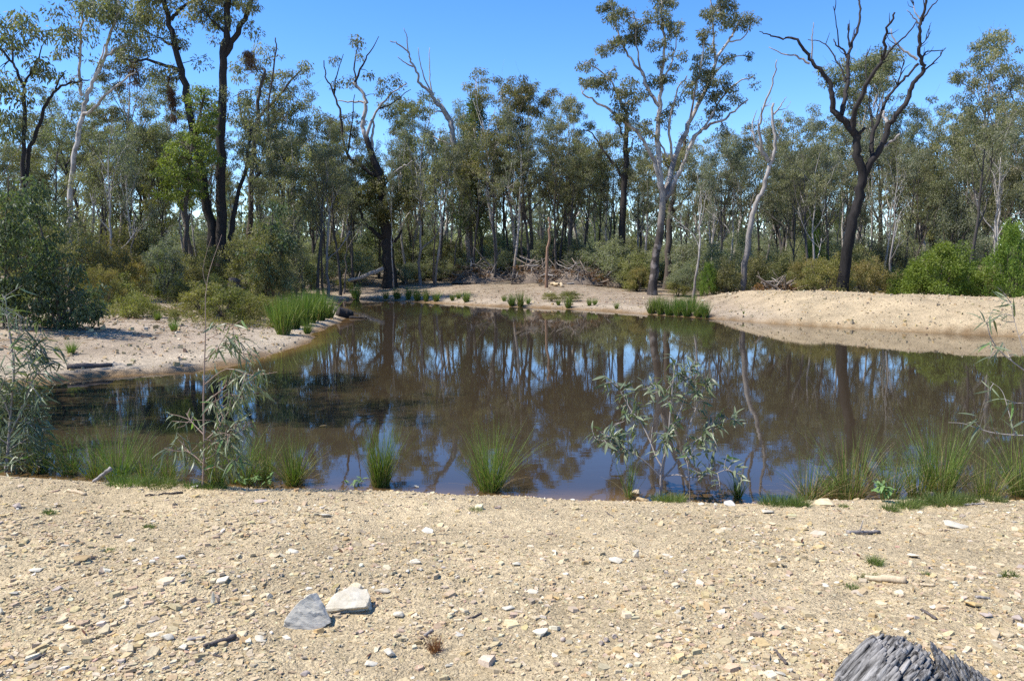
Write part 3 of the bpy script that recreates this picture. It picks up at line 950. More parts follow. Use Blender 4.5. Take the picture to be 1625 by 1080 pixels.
hero('gum_tree', 'grey-trunked gum with long dead bare branches reaching up left into the sky', g_,
     [([(746, 432), (744, 384), (738, 333), (730, 300), (723, 267), (720, 212), (714, 195), (705, 175), (692, 163)], 6.5, 3.6), ([(692, 163), (684, 151), (667, 133), (664, 118), (652, 98), (646, 83), (631, 70), (619, 65)], 3, .8),
      ([(647, 84), (646, 60), (641, 45)], 1.2, .5), ([(656, 106), (643, 100), (631, 90)], 1.4, .5), ([(687, 153), (675, 127), (667, 101), (664, 76)], 1.6, .5), ([(686, 148), (681, 118), (682, 76)], 1.5, .5),
      ([(705, 176), (690, 178)], 1.8, .8), ([(722, 232), (705, 225), (687, 216)], 2, .8)],
     [(700, 215, 14, .5), (735, 225, 12, .5), (715, 250, 12, .5)], bark='dead_silver', leaf='olive_leaf', seed=22, nper=90)

b = gp(1036, 468)
BIGY = b[1]
hero('big_gum_tree', 'largest gum with a dark lower trunk and spreading white limbs beside the bright rushes', b,
     [([(1035, 470), (1040, 420), (1046, 378), (1052, 318), (1046, 267), (1044, 207), (1047, 166), (1050, 120), (1055, 70), (1050, 20), (1052, -20)], 7.8, .8),
      ([(1050, 300), (1037, 255), (1022, 225), (992, 195), (966, 175), (945, 160), (924, 148)], 4, 1.2), ([(1046, 168), (1028, 142), (1019, 118), (1004, 98), (990, 77), (978, 44), (970, 10)], 3, .8),
      ([(1053, 320), (1058, 300), (1067, 261), (1084, 219), (1102, 178), (1126, 130), (1135, 98), (1155, 65), (1167, 48), (1180, 25)], 5.5, 1.2), ([(1054, 316), (1064, 305), (1075, 281), (1084, 261), (1102, 219), (1120, 201), (1150, 190), (1170, 172), (1187, 158)], 5, 1),
      ([(1098, 228), (1125, 190), (1150, 150), (1175, 130), (1195, 122)], 2.4, .8), ([(1135, 98), (1132, 60), (1130, 20), (1128, -15)], 2.2, .8), ([(1155, 66), (1180, 60), (1195, 30)], 1.5, .6),
      ([(1020, 120), (1010, 70), (1008, 30)], 1.8, .7), ([(1049, 130), (1066, 100), (1075, 50)], 2, .7), ([(1000, 200), (985, 160), (970, 130), (950, 110), (932, 100)], 2.2, .7),
      ([(1068, 258), (1062, 200), (1072, 150), (1090, 120)], 2.6, .8), ([(1110, 165), (1140, 110), (1165, 90), (1194, 90)], 1.8, .6), ([(1090, 210), (1105, 140), (1115, 90), (1118, 55)], 2, .7), ([(1060, 250), (1045, 225), (1025, 205)], 2, .7)],
     [(966, 10, 20), (984, 27, 18), (1007, 33, 22), (1046, 36, 24), (1075, 47, 16), (984, 62, 20), (1007, 60, 18), (966, 80, 14), (930, 104, 15), (924, 127, 12), (954, 136, 20), (968, 120, 14), (990, 139, 20), (1001, 168, 24),
      (985, 190, 16), (1025, 207, 18), (1052, 186, 20), (1049, 118, 22), (1067, 92, 18), (1055, 68, 12), (1129, 18, 18), (1150, 20, 22), (1167, 39, 18), (1194, 24, 13), (1120, 56, 16), (1111, 108, 22), (1108, 133, 22),
      (1141, 140, 24), (1135, 166, 20), (1141, 186, 14), (1161, 92, 12), (1194, 92, 8), (1167, 148, 16, .5), (1194, 127, 14, .4), (1150, 205, 12, .5), (1090, 142, 14, .6), (1019, 148, 14, .6), (1105, 205, 12, .4), (1130, 80, 14),
      (1050, 0, 22), (1150, -10, 22), (965, -15, 18), (1070, 160, 14, .7), (1035, 75, 14, .8), (1180, 165, 12, .4)],
     bark='bark_big', leaf='gum_leaf', seed=31, nper=120, crad=.34, L=.15, W=.05, clump_k=2.7)
g_ = ground_at(1058, BIGY + 7)
hero('gum_tree', 'brown-trunked gum standing right behind the big white-limbed gum', g_,
     [([(1058, 455), (1060, 400), (1064, 339), (1070, 300), (1080, 250), (1090, 210)], 6, 2), ([(1064, 340), (1085, 318), (1100, 300)], 2.5, 1), ([(1072, 290), (1058, 262), (1050, 240)], 2, .8)],
     [(1085, 240, 20), (1095, 270, 18), (1065, 250, 16), (1105, 298, 14), (1040, 262, 14), (1088, 215, 14)], bark='bark_brown', leaf='olive_leaf', seed=32, nper=120)
g_ = ground_at(985, BIGY + 9)
hero('ironbark_tree', 'straight dark-trunked gum just left of the big white-limbed gum', g_,
     [([(983, 450), (985, 400), (988, 330), (992, 270), (994, 225), (995, 190)], 7, 3), ([(991, 285), (975, 262), (958, 240), (940, 212), (925, 205)], 2.5, .8), ([(993, 250), (1003, 232), (1004, 222)], 2, 1, 'dead_silver'), ([(994, 225), (980, 195), (975, 170)], 2, .8)],
     [(985, 215, 18), (965, 225, 14), (1000, 205, 16), (945, 250, 14), (1010, 240, 14), (970, 260, 14), (1005, 275, 12)], bark='bark_dark', leaf='gum_leaf', seed=33, nper=120)

g_ = ground_at(1178, 40)
hero('dead_tree', 'leaning silver dead tree with curved bare trunk right of the big gum', g_,
     [([(1176, 468), (1182, 420), (1190, 360), (1200, 325), (1211, 302), (1218, 272), (1227, 249), (1230, 222), (1226, 193), (1228, 164)], 5.2, 1.7),
      ([(1219, 256), (1208, 234), (1205, 207), (1208, 190), (1221, 148), (1229, 118), (1233, 95)], 3, .7), ([(1217, 250), (1205, 238), (1198, 222), (1194, 195)], 3, .8), ([(1228, 182), (1238, 168), (1248, 154)], 1.6, .5), ([(1230, 230), (1240, 205), (1243, 190)], 1.5, .5)],
     bark='dead_silver', seed=41, sides=10, twigs=14)

g_ = ground_at(1335, 35)
hero('dead_tree', 'big blackened dead tree with many bare forked limbs behind the sandy bank', g_,
     [([(1334, 478), (1342, 412), (1352, 360), (1363, 310), (1368, 278), (1360, 246), (1358, 219), (1347, 201), (1332, 184), (1323, 175), (1321, 154), (1315, 130), (1303, 113), (1288, 98), (1273, 74), (1255, 61), (1238, 61), (1220, 56), (1205, 50)], 9.4, .6),
      ([(1285, 101), (1264, 89), (1244, 86), (1220, 75)], 2, .6, 'dead_silver'), ([(1288, 95), (1289, 59), (1291, 36)], 1.4, .5, 'dead_silver'),
      ([(1335, 183), (1341, 154), (1346, 124), (1346, 98), (1350, 74), (1362, 44), (1365, 15), (1363, -8)], 4, 1.3), ([(1346, 95), (1338, 80), (1329, 74), (1323, 62)], 2, .8), ([(1331, 74), (1328, 40), (1322, 10)], 1.2, .5), ([(1349, 76), (1346, 55), (1346, 38)], 1.6, .9),
      ([(1341, 130), (1338, 115), (1323, 89), (1306, 68), (1282, 63)], 1.8, .6), ([(1351, 208), (1356, 175), (1368, 154), (1377, 130), (1395, 104), (1402, 92), (1406, 59), (1412, 40), (1420, 20)], 4.5, 1.3), ([(1402, 95), (1418, 74), (1442, 53), (1455, 33)], 2, .8),
      ([(1371, 280), (1383, 255), (1398, 234), (1409, 204), (1421, 184), (1439, 160), (1448, 133), (1466, 113), (1463, 95), (1458, 71), (1460, 44), (1467, 15), (1469, -10)], 5.6, 1.6), ([(1464, 34), (1477, 12), (1492, -2)], 1.6, .7), ([(1464, 90), (1473, 82), (1496, 80)], 1.5, .6),
      ([(1466, 112), (1483, 98), (1501, 76)], 1.6, .6), ([(1456, 95), (1436, 80), (1421, 68), (1414, 46)], 2.2, .7, 'dead_silver'), ([(1459, 38), (1448, 25), (1439, 16)], 1.4, .5, 'dead_silver'), ([(1459, 30), (1452, 18), (1450, 5)], 1.2, .5, 'dead_silver'),
      ([(1380, 262), (1383, 246), (1386, 207), (1398, 184), (1409, 157), (1424, 136), (1442, 118), (1457, 101)], 4, 1.6), ([(1385, 215), (1384, 193), (1380, 166), (1383, 140)], 2.2, .7), ([(1424, 136), (1430, 115), (1434, 98)], 1.5, .6), ([(1399, 234), (1415, 225), (1430, 211)], 3, 1, 'dead_silver'),
      ([(1411, 200), (1404, 188), (1402, 176)], 3, 1.8, 'dead_silver'), ([(1358, 225), (1366, 208), (1372, 203)], 3.4, 2), ([(1376, 132), (1374, 105), (1377, 78)], 1.3, .4), ([(1346, 110), (1352, 90)], 1, .4), ([(1386, 170), (1392, 150), (1388, 135)], 1.6, .6, 'dead_silver'), ([(1458, 75), (1472, 60), (1475, 45)], 1, .4)],
     bark='dead_black', seed=43, sides=11, drift=.45, twigs=70)

# ------------------------------------------------------------------ the forest: rows of individual trees, each with its own label
LANDMARKS = [(0, 'the left edge'), (110, 'the pale forked gum'), (230, 'the yellowish shrubs on the left'), (352, 'the dark twin trunks'), (470, 'the left rush clump'), (617, 'the stout black tree'),
             (746, 'the dead-topped grey gum'), (860, 'the brush heaps'), (945, 'the far bare sand'), (1045, 'the big gum'), (1178, 'the silver dead tree'), (1265, 'the dam wall corner'), (1350, 'the black dead tree'), (1490, 'the bright green bush'), (1610, 'the right edge')]
PENDING = {}


def near_mark(px):
    return min(LANDMARKS, key=lambda m_: abs(m_[0] - px))[1]


def labelled(o, base, px):
    PENDING.setdefault(base, []).append((px, o))


ORD = ['leftmost'] + [w_ + ' from left' for w_ in ('second third fourth fifth sixth seventh eighth ninth tenth eleventh twelfth thirteenth fourteenth fifteenth sixteenth seventeenth eighteenth nineteenth twentieth'.split())]


def settle_labels():
    for base, lst in PENDING.items():
        lst.sort(key=lambda t_: t_[0])
        for k, (px, o) in enumerate(lst):
            o['label'] = base if len(lst) == 1 else base + ', ' + (ORD[min(k, 19)] if k < len(lst) - 1 or len(lst) < 3 else 'rightmost')
            if len(lst) == 2 and k == 1:
                o['label'] = base + ', rightmost'


DESC = {'a': 'grey-trunked gum', 'b': 'slim pale gum', 'c': 'dark-trunked bluish tree', 'd': 'thin brown gum', 'e': 'leaning pale gum', 'f': 'dark bushy tree', 'g': 'spindly brown sapling', 'h': 'spindly grey sapling', 'p': 'feathery green pine', 'q': 'short feathery pine', 'k': 'straight black-stemmed tree', 'm': 'straight white-stemmed gum', 'n': 'leafless grey tree'}
used = set()


def place_tree(key, px, top, Y, rz=None, group='trees of the forest beyond the pond', fat=1.0):
    root, h = PROTO[key]
    g = ground_at(px, Y)
    ztop = at(px, top, Y)[2]
    s = max(.35, (ztop - g[2]) / h)
    w = max(.55, min(1.45, s)) * fat
    rz = rng.random() * 6.283 if rz is None else rz
    row = 'front row' if Y < 58 else ('middle row' if Y < 85 else 'back rows')
    base = f"{DESC[key]} in the {row} by {near_mark(px)}"
    if key in used:
        o = copy_tree(root, g, rz, w, '', group, s)
    else:
        used.add(key); o = root
        o.location = [float(q) for q in g]; o.rotation_euler = (0, 0, rz); o.scale = (w, w, s); o['group'] = group
    labelled(o, base, px)
    return o


ROW = [  # key, photo x, photo y of the top, distance
    ('c', -20, 150, 40), ('a', 20, 120, 48), ('f', 70, 190, 44), ('c', 150, 130, 50), ('a', 190, 70, 46), ('f', 225, 150, 52), ('d', 170, 200, 40), ('c', 255, 140, 48), ('a', 310, 120, 56), ('f', 265, 200, 44),
    ('b', 345, 150, 58), ('c', 455, 110, 52), ('f', 495, 170, 50), ('a', 520, 195, 58), ('b', 540, 180, 62), ('g', 480, 230, 44), ('g', 515, 205, 46), ('f', 560, 210, 62), ('a', 665, 165, 66), ('b', 655, 150, 58),
    ('e', 700, 150, 62), ('p', 752, 150, 56), ('b', 790, 118, 54), ('b', 818, 122, 55), ('a', 845, 140, 58), ('d', 800, 200, 58), ('d', 830, 240, 52), ('a', 905, 143, 54), ('e', 925, 175, 62),
    ('g', 868, 230, 48), ('d', 900, 210, 50), ('g', 690, 225, 52), ('g', 770, 260, 50), ('h', 715, 240, 55), ('d', 1012, 230, 58), ('h', 1005, 260, 54), ('b', 1095, 225, 52), ('e', 1115, 215, 56),
    ('d', 1150, 215, 56), ('b', 1160, 200, 60), ('c', 1230, 190, 54), ('c', 1262, 165, 52), ('a', 1245, 200, 62), ('a', 1325, 95, 54), ('c', 1300, 180, 56), ('b', 1352, 85, 58), ('a', 1395, 90, 56),
    ('f', 1285, 240, 50), ('c', 1450, 170, 60), ('a', 1528, 62, 48), ('c', 1510, 120, 52), ('f', 1480, 230, 50), ('e', 1475, 200, 60), ('c', 1570, 170, 54), ('a', 1610, 55, 46), ('d', 1585, 90, 50), ('f', 1600, 200, 48), ('c', 1650, 110, 50),
    ('g', 1270, 260, 44), ('h', 1310, 250, 46), ('d', 1415, 210, 46), ('g', 1440, 260, 44), ('h', 1500, 250, 46), ('g', 1555, 230, 44), ('h', 1130, 260, 48), ('g', 1085, 250, 50), ('h', 945, 260, 50), ('q', 1290, 330, 46), ('q', 600, 250, 58),
    ('g', 130, 240, 36), ('h', 205, 220, 38), ('g', 460, 250, 40), ('g', 440, 280, 38), ('h', 545, 260, 48), ('g', 660, 260, 50), ('g', 1385, 255, 44),
    ('a', -60, 60, 42), ('c', -110, 80, 50), ('a', 1720, 70, 48), ('f', 1690, 130, 52), ('e', 1770, 60, 55),
]
ROW += [('m', 689, 200, 46), ('k', 698, 215, 49), ('k', 751, 205, 47), ('k', 767, 225, 50), ('k', 785, 215, 46), ('m', 813, 170, 45), ('k', 839, 190, 46), ('k', 808, 230, 50), ('k', 889, 215, 48), ('d', 880, 190, 46), ('m', 713, 225, 51),
        ('k', 900, 240, 52), ('m', 1100, 235, 40), ('m', 1152, 220, 46), ('k', 1145, 235, 45), ('k', 1018, 235, 50), ('k', 1280, 200, 40), ('k', 1315, 215, 44), ('m', 1300, 235, 47), ('k', 1540, 150, 40), ('k', 1432, 225, 46), ('m', 1395, 220, 45), ('m', 1590, 190, 42), ('k', 1560, 220, 46),
        ('k', 1615, 210, 40), ('k', 1460, 240, 48), ('m', 1345, 205, 48), ('k', 425, 150, 44), ('k', 470, 215, 46), ('k', 505, 225, 44), ('k', 540, 230, 47), ('k', 560, 260, 52), ('m', 645, 190, 54), ('k', 655, 230, 58), ('k', 675, 215, 60), ('m', 215, 200, 40), ('k', 205, 180, 44), ('k', 160, 190, 42),
        ('k', 240, 190, 46), ('m', 300, 200, 48), ('k', 85, 170, 40), ('k', 330, 200, 50), ('k', 925, 225, 54), ('k', 965, 235, 52), ('m', 945, 240, 58), ('k', 1205, 240, 50), ('m', 1240, 235, 52), ('k', 1500, 200, 46), ('k', 1255, 220, 48), ('n', 520, 190, 45), ('n', 668, 175, 52), ('n', 1290, 215, 40), ('n', 1410, 230, 42), ('n', 860, 215, 50), ('n', 960, 230, 48), ('n', 180, 180, 36), ('n', 1125, 205, 48), ('n', 1575, 170, 40), ('n', 620, 200, 58), ('n', 730, 160, 60), ('n', 470, 160, 48), ('n', 1190, 240, 50)]
for k_, px_, top_, Y_ in ROW:
    if 640 < px_ < 1030 and Y_ < 52:
        Y_ += 6
    place_tree(k_, px_, top_, Y_)
for i in range(46):
    px_ = 440 + 1200 * ((i * .618034 + .21) % 1.0)
    if i % 6 == 0:
        px_ = 20 + 420 * ((i * .618034) % 1.0)
    place_tree(['k', 'm', 'k', 'd', 'k', 'g', 'm'][i % 7], px_, float(rng.uniform(170, 275)), 50 + 14 * ((i * .7548777) % 1.0) - (6 if px_ > 1060 else 0), fat=rng.uniform(.6, .85))
# back rows: tops follow the skyline of the photograph
SKY_X = [-300, 0, 60, 130, 220, 300, 430, 520, 600, 700, 760, 850, 900, 960, 1100, 1180, 1260, 1340, 1400, 1460, 1520, 1580, 1640, 1900]
SKY_Y = [120, 110, 130, 130, 140, 160, 170, 215, 225, 200, 185, 190, 195, 215, 230, 225, 195, 170, 170, 195, 160, 160, 150, 120]
kk = ['a', 'c', 'b', 'e', 'f', 'd', 'c', 'a', 'd', 'p']
for i in range(62):
    px_ = -230 + 2100 * ((i * .618034) % 1.0)
    Y_ = 66 + 64 * ((i * .7548777) % 1.0)
    top_ = float(np.interp(px_, SKY_X, SKY_Y)) + rng.uniform(20, 130)
    place_tree(kk[i % len(kk)], px_, top_, Y_, fat=rng.uniform(.8, 1.15))
# trees beyond the left of the picture, whose shade reaches over the pond
for k_, x_, y_, s_ in [('a', -11.8, 11.9, 1.0), ('f', -10.2, 11.3, 1.0), ('c', -16.6, 11.4, 1.05), ('b', -9.8, 10.9, .8)]:
    root, h = PROTO[k_]
    o = copy_tree(root, (x_, y_, h1(x_, y_)), rng.random() * 6, s_, '', 'trees left of the pond')
    labelled(o, 'tall gum on the near left bank outside the picture', x_)

# a far-off wood that reads as one mass
C = []; R = []; T = Tubes()
for i in range(360):
    Y_ = rng.uniform(120, 210); x_ = rng.uniform(-1, 1) * (Y_ * .95 + 30)
    z0 = .9; hh_ = rng.uniform(9, 14)
    T.add([[x_, Y_, z0 - .3], [x_ + rng.normal() * .4, Y_, z0 + hh_ * .5], [x_ + rng.normal(), Y_, z0 + hh_ * .9]], [.2, .15, .05], k=5)
    for q in range(58):
        C.append([x_ + rng.normal() * 2.4, Y_ + rng.normal() * 1.5, z0 + hh_ * rng.uniform(.0, 1.0) ** 1.5]); R.append(rng.uniform(.7, 1.5))
fw = thing('distant_woodland', 'far-off grey-green wood seen as one mass between the trunks', 'woodland', (0, 170, .9))
fw['kind'] = 'stuff'
o = obj('trunks', T.mesh('far_trunks', (0, 170, .9)), M['bark_grey'], fw); o['kind'] = 'stuff'
o = obj('foliage', leaf_mesh('far_foliage', [leaf_cloud(C, R, np.full(len(C), 9), 1.0, .36)], (0, 170, .9)), M['blue_leaf'], fw); o['kind'] = 'stuff'

# ------------------------------------------------------------------ shrubs
SDESC = {'wattle': 'grey-green wattle shrub', 'wattle2': 'tall bluish wattle shrub', 'gold': 'golden-brown flowering shrub', 'bright': 'bright green bush', 'olive': 'olive leafy shrub', 'low': 'low yellowish ground shrub', 'low2': 'low wispy yellowish shrub', 'thin': 'thin open shrub'}
sused = set()


def place_shrub(key, px, Y, wpx, hpx, group='understorey shrubs'):
    root, w, h = SHRUB[key]
    g = ground_at(px, Y) if Y > 0 else gp(px, -Y)
    sc = g[1] / F
    sx = wpx * sc / w; sz = hpx * sc / h
    rz = rng.random() * 6.283
    base = f"{SDESC[key]} near {near_mark(px)}"
    if key in sused:
        o = copy_tree(root, g, rz, sx, '', group, sz)
    else:
        sused.add(key); o = root
        o.location = [float(q) for q in g]; o.rotation_euler = (0, 0, rz); o.scale = (sx, sx, sz); o['group'] = group
    labelled(o, base, px)
    return o


SH = [  # key, x, distance (negative: photo y of the foot), width px, height px
    ('gold', 1310, 36, 95, 70), ('gold', 1370, 37, 90, 66), ('gold', 1275, 39, 60, 65), ('olive', 1243, 40, 55, 70), ('bright', 1495, 34, 120, 88), ('bright', 1455, 35, 70, 62), ('bright', 1530, 35, 60, 58), ('gold', 1420, 37, 60, 48),
    ('bright', 1605, 33, 75, 120), ('wattle', 1620, 34, 60, 95), ('olive', 1565, 36, 60, 60), ('gold', 1575, 35, 50, 42), ('wattle', 1130, 44, 90, 70), ('wattle', 1160, 46, 80, 85), ('wattle2', 1100, 47, 70, 75), ('olive', 1150, 40, 50, 55),
    ('bright', 1122, 40, 34, 48), ('wattle', 1085, 42, 50, 45), ('olive', 1200, 42, 55, 60), ('wattle', 1225, 45, 60, 60), ('wattle', 960, 50, 90, 65), ('wattle', 925, 52, 70, 60), ('wattle2', 890, 56, 60, 65), ('olive', 1010, 46, 60, 60), ('gold', 1015, 45, 40, 40),
    ('wattle', 790, 58, 80, 60), ('wattle', 690, 58, 80, 70), ('wattle2', 660, 60, 60, 80), ('olive', 720, 57, 50, 55), ('wattle', 830, 62, 80, 65), ('wattle', 570, 58, 70, 60), ('olive', 540, 56, 60, 65), ('wattle', 500, 50, 70, 60), ('thin', 470, 42, 50, 95),
    ('thin', 435, 36, 80, 125), ('olive', 425, 34, 60, 110), ('thin', 450, 35, 40, 70), ('olive', 395, 40, 70, 90), ('olive', 300, 38, 60, 60), ('wattle2', 262, 32, 62, 85), ('bright', 262, 33, 44, 70), ('gold', 185, 31, 90, 85), ('gold', 170, 26, 60, 62),
    ('gold', 225, 33, 60, 60), ('olive', 140, 33, 80, 100), ('gold', 150, 27, 60, 60), ('olive', 210, 40, 80, 110), ('thin', 90, 30, 90, 150), ('olive', 330, 42, 60, 70), ('wattle', 620, 60, 60, 50), ('wattle', 870, 58, 60, 55), ('olive', 1350, 44, 70, 70),
    ('wattle2', 1400, 46, 70, 80), ('wattle', 1450, 48, 70, 75), ('wattle2', 1510, 46, 70, 150), ('wattle2', 1545, 44, 60, 90), ('wattle', 1300, 46, 70, 80), ('wattle', 1260, 48, 60, 75), ('bright', 1290, 44, 40, 90), ('olive', 75, 26, 80, 110), ('olive', 30, 24, 90, 170),
    ('wattle', 1680, 36, 90, 90), ('olive', 1740, 38, 100, 110), ('olive', -60, 26, 120, 150), ('wattle', 360, 46, 60, 60), ('wattle2', 240, 44, 70, 90), ('olive', 480, 46, 60, 60), ('olive', 765, 62, 60, 60),
    ('low', 215, -505, 62, 36), ('low2', 190, -480, 60, 40), ('low', 250, -470, 60, 30), ('low2', 320, -500, 70, 45), ('low2', 355, -510, 70, 48), ('low', 390, -508, 60, 34), ('low', 300, -480, 60, 28), ('low', 200, -462, 60, 34), ('low', 160, -470, 50, 40),
    ('low2', 300, -462, 44, 40), ('low', 420, -500, 50, 28), ('low2', 340, -480, 50, 38), ('low', 270, -455, 70, 30), ('low', 380, -485, 50, 24), ('low', 410, -472, 60, 22), ('low2', 278, -515, 20, 20), ('low', 440, -470, 50, 24), ('low', 225, -448, 80, 24),
    ('low', 10, -510, 60, 50), ('low2', 545, -462, 30, 16), ('low2', 905, -478, 40, 14), ('low2', 875, -478, 30, 12), ('low2', 1140, -462, 50, 22), ('low2', 1010, -462, 40, 18), ('low2', 1075, -470, 40, 20),
]
for i, px_ in enumerate([640, 672, 700, 735, 775, 800, 828, 880, 915, 940, 965, 1000, 1025, 1090, 1120, 1165, 1210, 1235]):
    SH.append((['wattle', 'wattle2', 'wattle'][i % 3], px_, 54 + 3 * ((i * .618) % 1) - (7 if px_ > 1060 else 0), 46 + 26 * rng.random(), 26 + 22 * rng.random()))
for i in range(40):
    px_ = 470 + 830 * ((i * .618034 + .11) % 1.0)
    if i % 4 == 3:
        px_ = -20 + 480 * ((i * .618034 + .5) % 1.0)
    if i % 7 == 5:
        px_ = 1240 + 400 * ((i * .618034 + .5) % 1.0)
    SH.append((['wattle', 'wattle', 'olive', 'wattle2', 'wattle'][i % 5], px_, 54 + 12 * ((i * .7548777) % 1.0) - (6 if px_ > 1050 else 0), 46 + 34 * rng.random(), 32 + 30 * rng.random()))
for a_ in SH:
    place_shrub(*a_)
# random understorey far back so that no bare ground shows between the trunks
for i in range(90):
    px_ = -150 + 1950 * ((i * .618034 + .31) % 1.0)
    Y_ = 62 + 70 * ((i * .7548777) % 1.0)
    place_shrub(['wattle', 'olive', 'wattle2', 'thin'][i % 4], px_, Y_, rng.uniform(55, 95), rng.uniform(34, 62), 'far understorey shrubs')

# the large leafy shrub at the left: bigger leaves, reaching the ground
def big_shrub(name, label, base, blobs, stems, leafm, L, W, nper, crad, seed, clump_k=3.0, deep=.7):
    return hero(name, label, base, stems, blobs, bark='bark_brown', leaf=leafm, L=L, W=W, nper=nper, crad=crad, seed=seed, cat='shrub', deep=deep, clump_k=clump_k, drift=.6)


b = gp(95, 522)
big_shrub('leafy_shrub', 'large dense dark leafy shrub on the left bank casting shade on the sand', b,
          [(95, 470, 55), (130, 480, 36), (150, 500, 20), (60, 490, 45), (100, 430, 36), (60, 430, 40), (120, 505, 24), (20, 470, 40), (80, 510, 30), (40, 400, 34), (75, 385, 26), (25, 350, 30), (60, 340, 24), (10, 310, 24), (45, 300, 20), (10, 420, 36), (-15, 380, 40), (-20, 460, 50)],
          [([(95, 523), (92, 480), (85, 430), (70, 380), (50, 320), (40, 290)], 3, .8), ([(95, 520), (115, 490), (135, 465)], 2, .8), ([(93, 515), (70, 480), (40, 440), (15, 380)], 2, .8), ([(94, 515), (110, 470), (108, 425)], 2, .8), ([(6, 520), (8, 430), (10, 350), (14, 280)], 2, .8)],
          'shrub_leaf', .115, .045, 60, .26, 51, clump_k=3.2)
b = gp(420, 478)
big_shrub('leafy_shrub', 'round dark green leafy shrub right of the twin dark trunks', b,
          [(420, 440, 26), (440, 400, 28), (430, 360, 26), (410, 400, 20), (455, 380, 20), (430, 335, 18), (400, 450, 16), (445, 440, 18), (415, 465, 14)],
          [([(420, 480), (424, 430), (430, 380), (432, 335)], 2.2, .8), ([(421, 460), (440, 420), (452, 385)], 1.6, .6), ([(421, 450), (408, 415), (405, 395)], 1.6, .6)], 'shrub_leaf', .15, .065, 80, .40, 52)

# low weeds between the shrubs of the left bank, too many and too small to count
Cg = []
for q in range(460):
    px_, py_ = rng.uniform(120, 470), rng.uniform(440, 522)
    if py_ > 505 and px_ < 290:
        continue
    gg = gp(px_, py_)
    if sd_pond(gg[:1], gg[1:2])[0] > .8:
        Cg.append(gg + np.array([0, 0, .10]))
Cg = np.array(Cg)
o = obj('ground_cover', leaf_mesh('ground_cover', [leaf_cloud(Cg, rng.uniform(.12, .38, len(Cg)), np.full(len(Cg), 60), .12, .02, droop=-.3, flat=.45)]), M['low_leaf']); o['kind'] = 'stuff'
tag(o, 'low yellowish weeds covering the left bank around the twin trunks', 'weeds')

# ------------------------------------------------------------------ brush heaps, logs and stumps on the far bank
def log(name, label, p0, p1, r0, r1, mat, cat='log', wob=.06, k=9, group=None, branch=None, seed=0, sub=None):
    r_ = np.random.default_rng(seed + 100)
    p0 = np.array(p0, float); p1 = np.array(p1, float)
    t = np.linspace(0, 1, 9)[:, None]
    ln = np.linalg.norm(p1 - p0)
    P = p0 * (1 - t) + p1 * t
    P[1:-1] += r_.normal(size=(7, 3)) * ln * wob * np.array([.4, .4, .25])
    T = Tubes()
    T.add(P - p0, np.linspace(r0, r1, 9) * (1 + .05 * r_.normal(size=9)), k=k, rough=.25)
    T.V.append((P[0] - p0)[None]); c0 = T.n; T.n += 1
    T.F.append(np.array([[(q + 1) % k, q, c0, c0] for q in range(k)]))
    for (tb, d, l_, rr) in (branch or []):
        i_ = int(tb * 8); d = norm(np.array(d, float))
        Q = np.array([P[i_] - p0 + d * l_ * q for q in (0, .35, .7, 1)]); Q[1:] += r_.normal(size=(3, 3)) * l_ * .06
        T.add(Q, np.linspace(rr, rr * .3, 4), k=5)
    o = obj(name, T.mesh(name), M[mat], None, p0)
    return tag(o, label, cat, group)


def lying(px0, py0, px1, py1, lift=0.04):
    a_, b_ = gp(px0, py0), gp(px1, py1)
    a_[2] += lift; b_[2] += lift
    return a_, b_


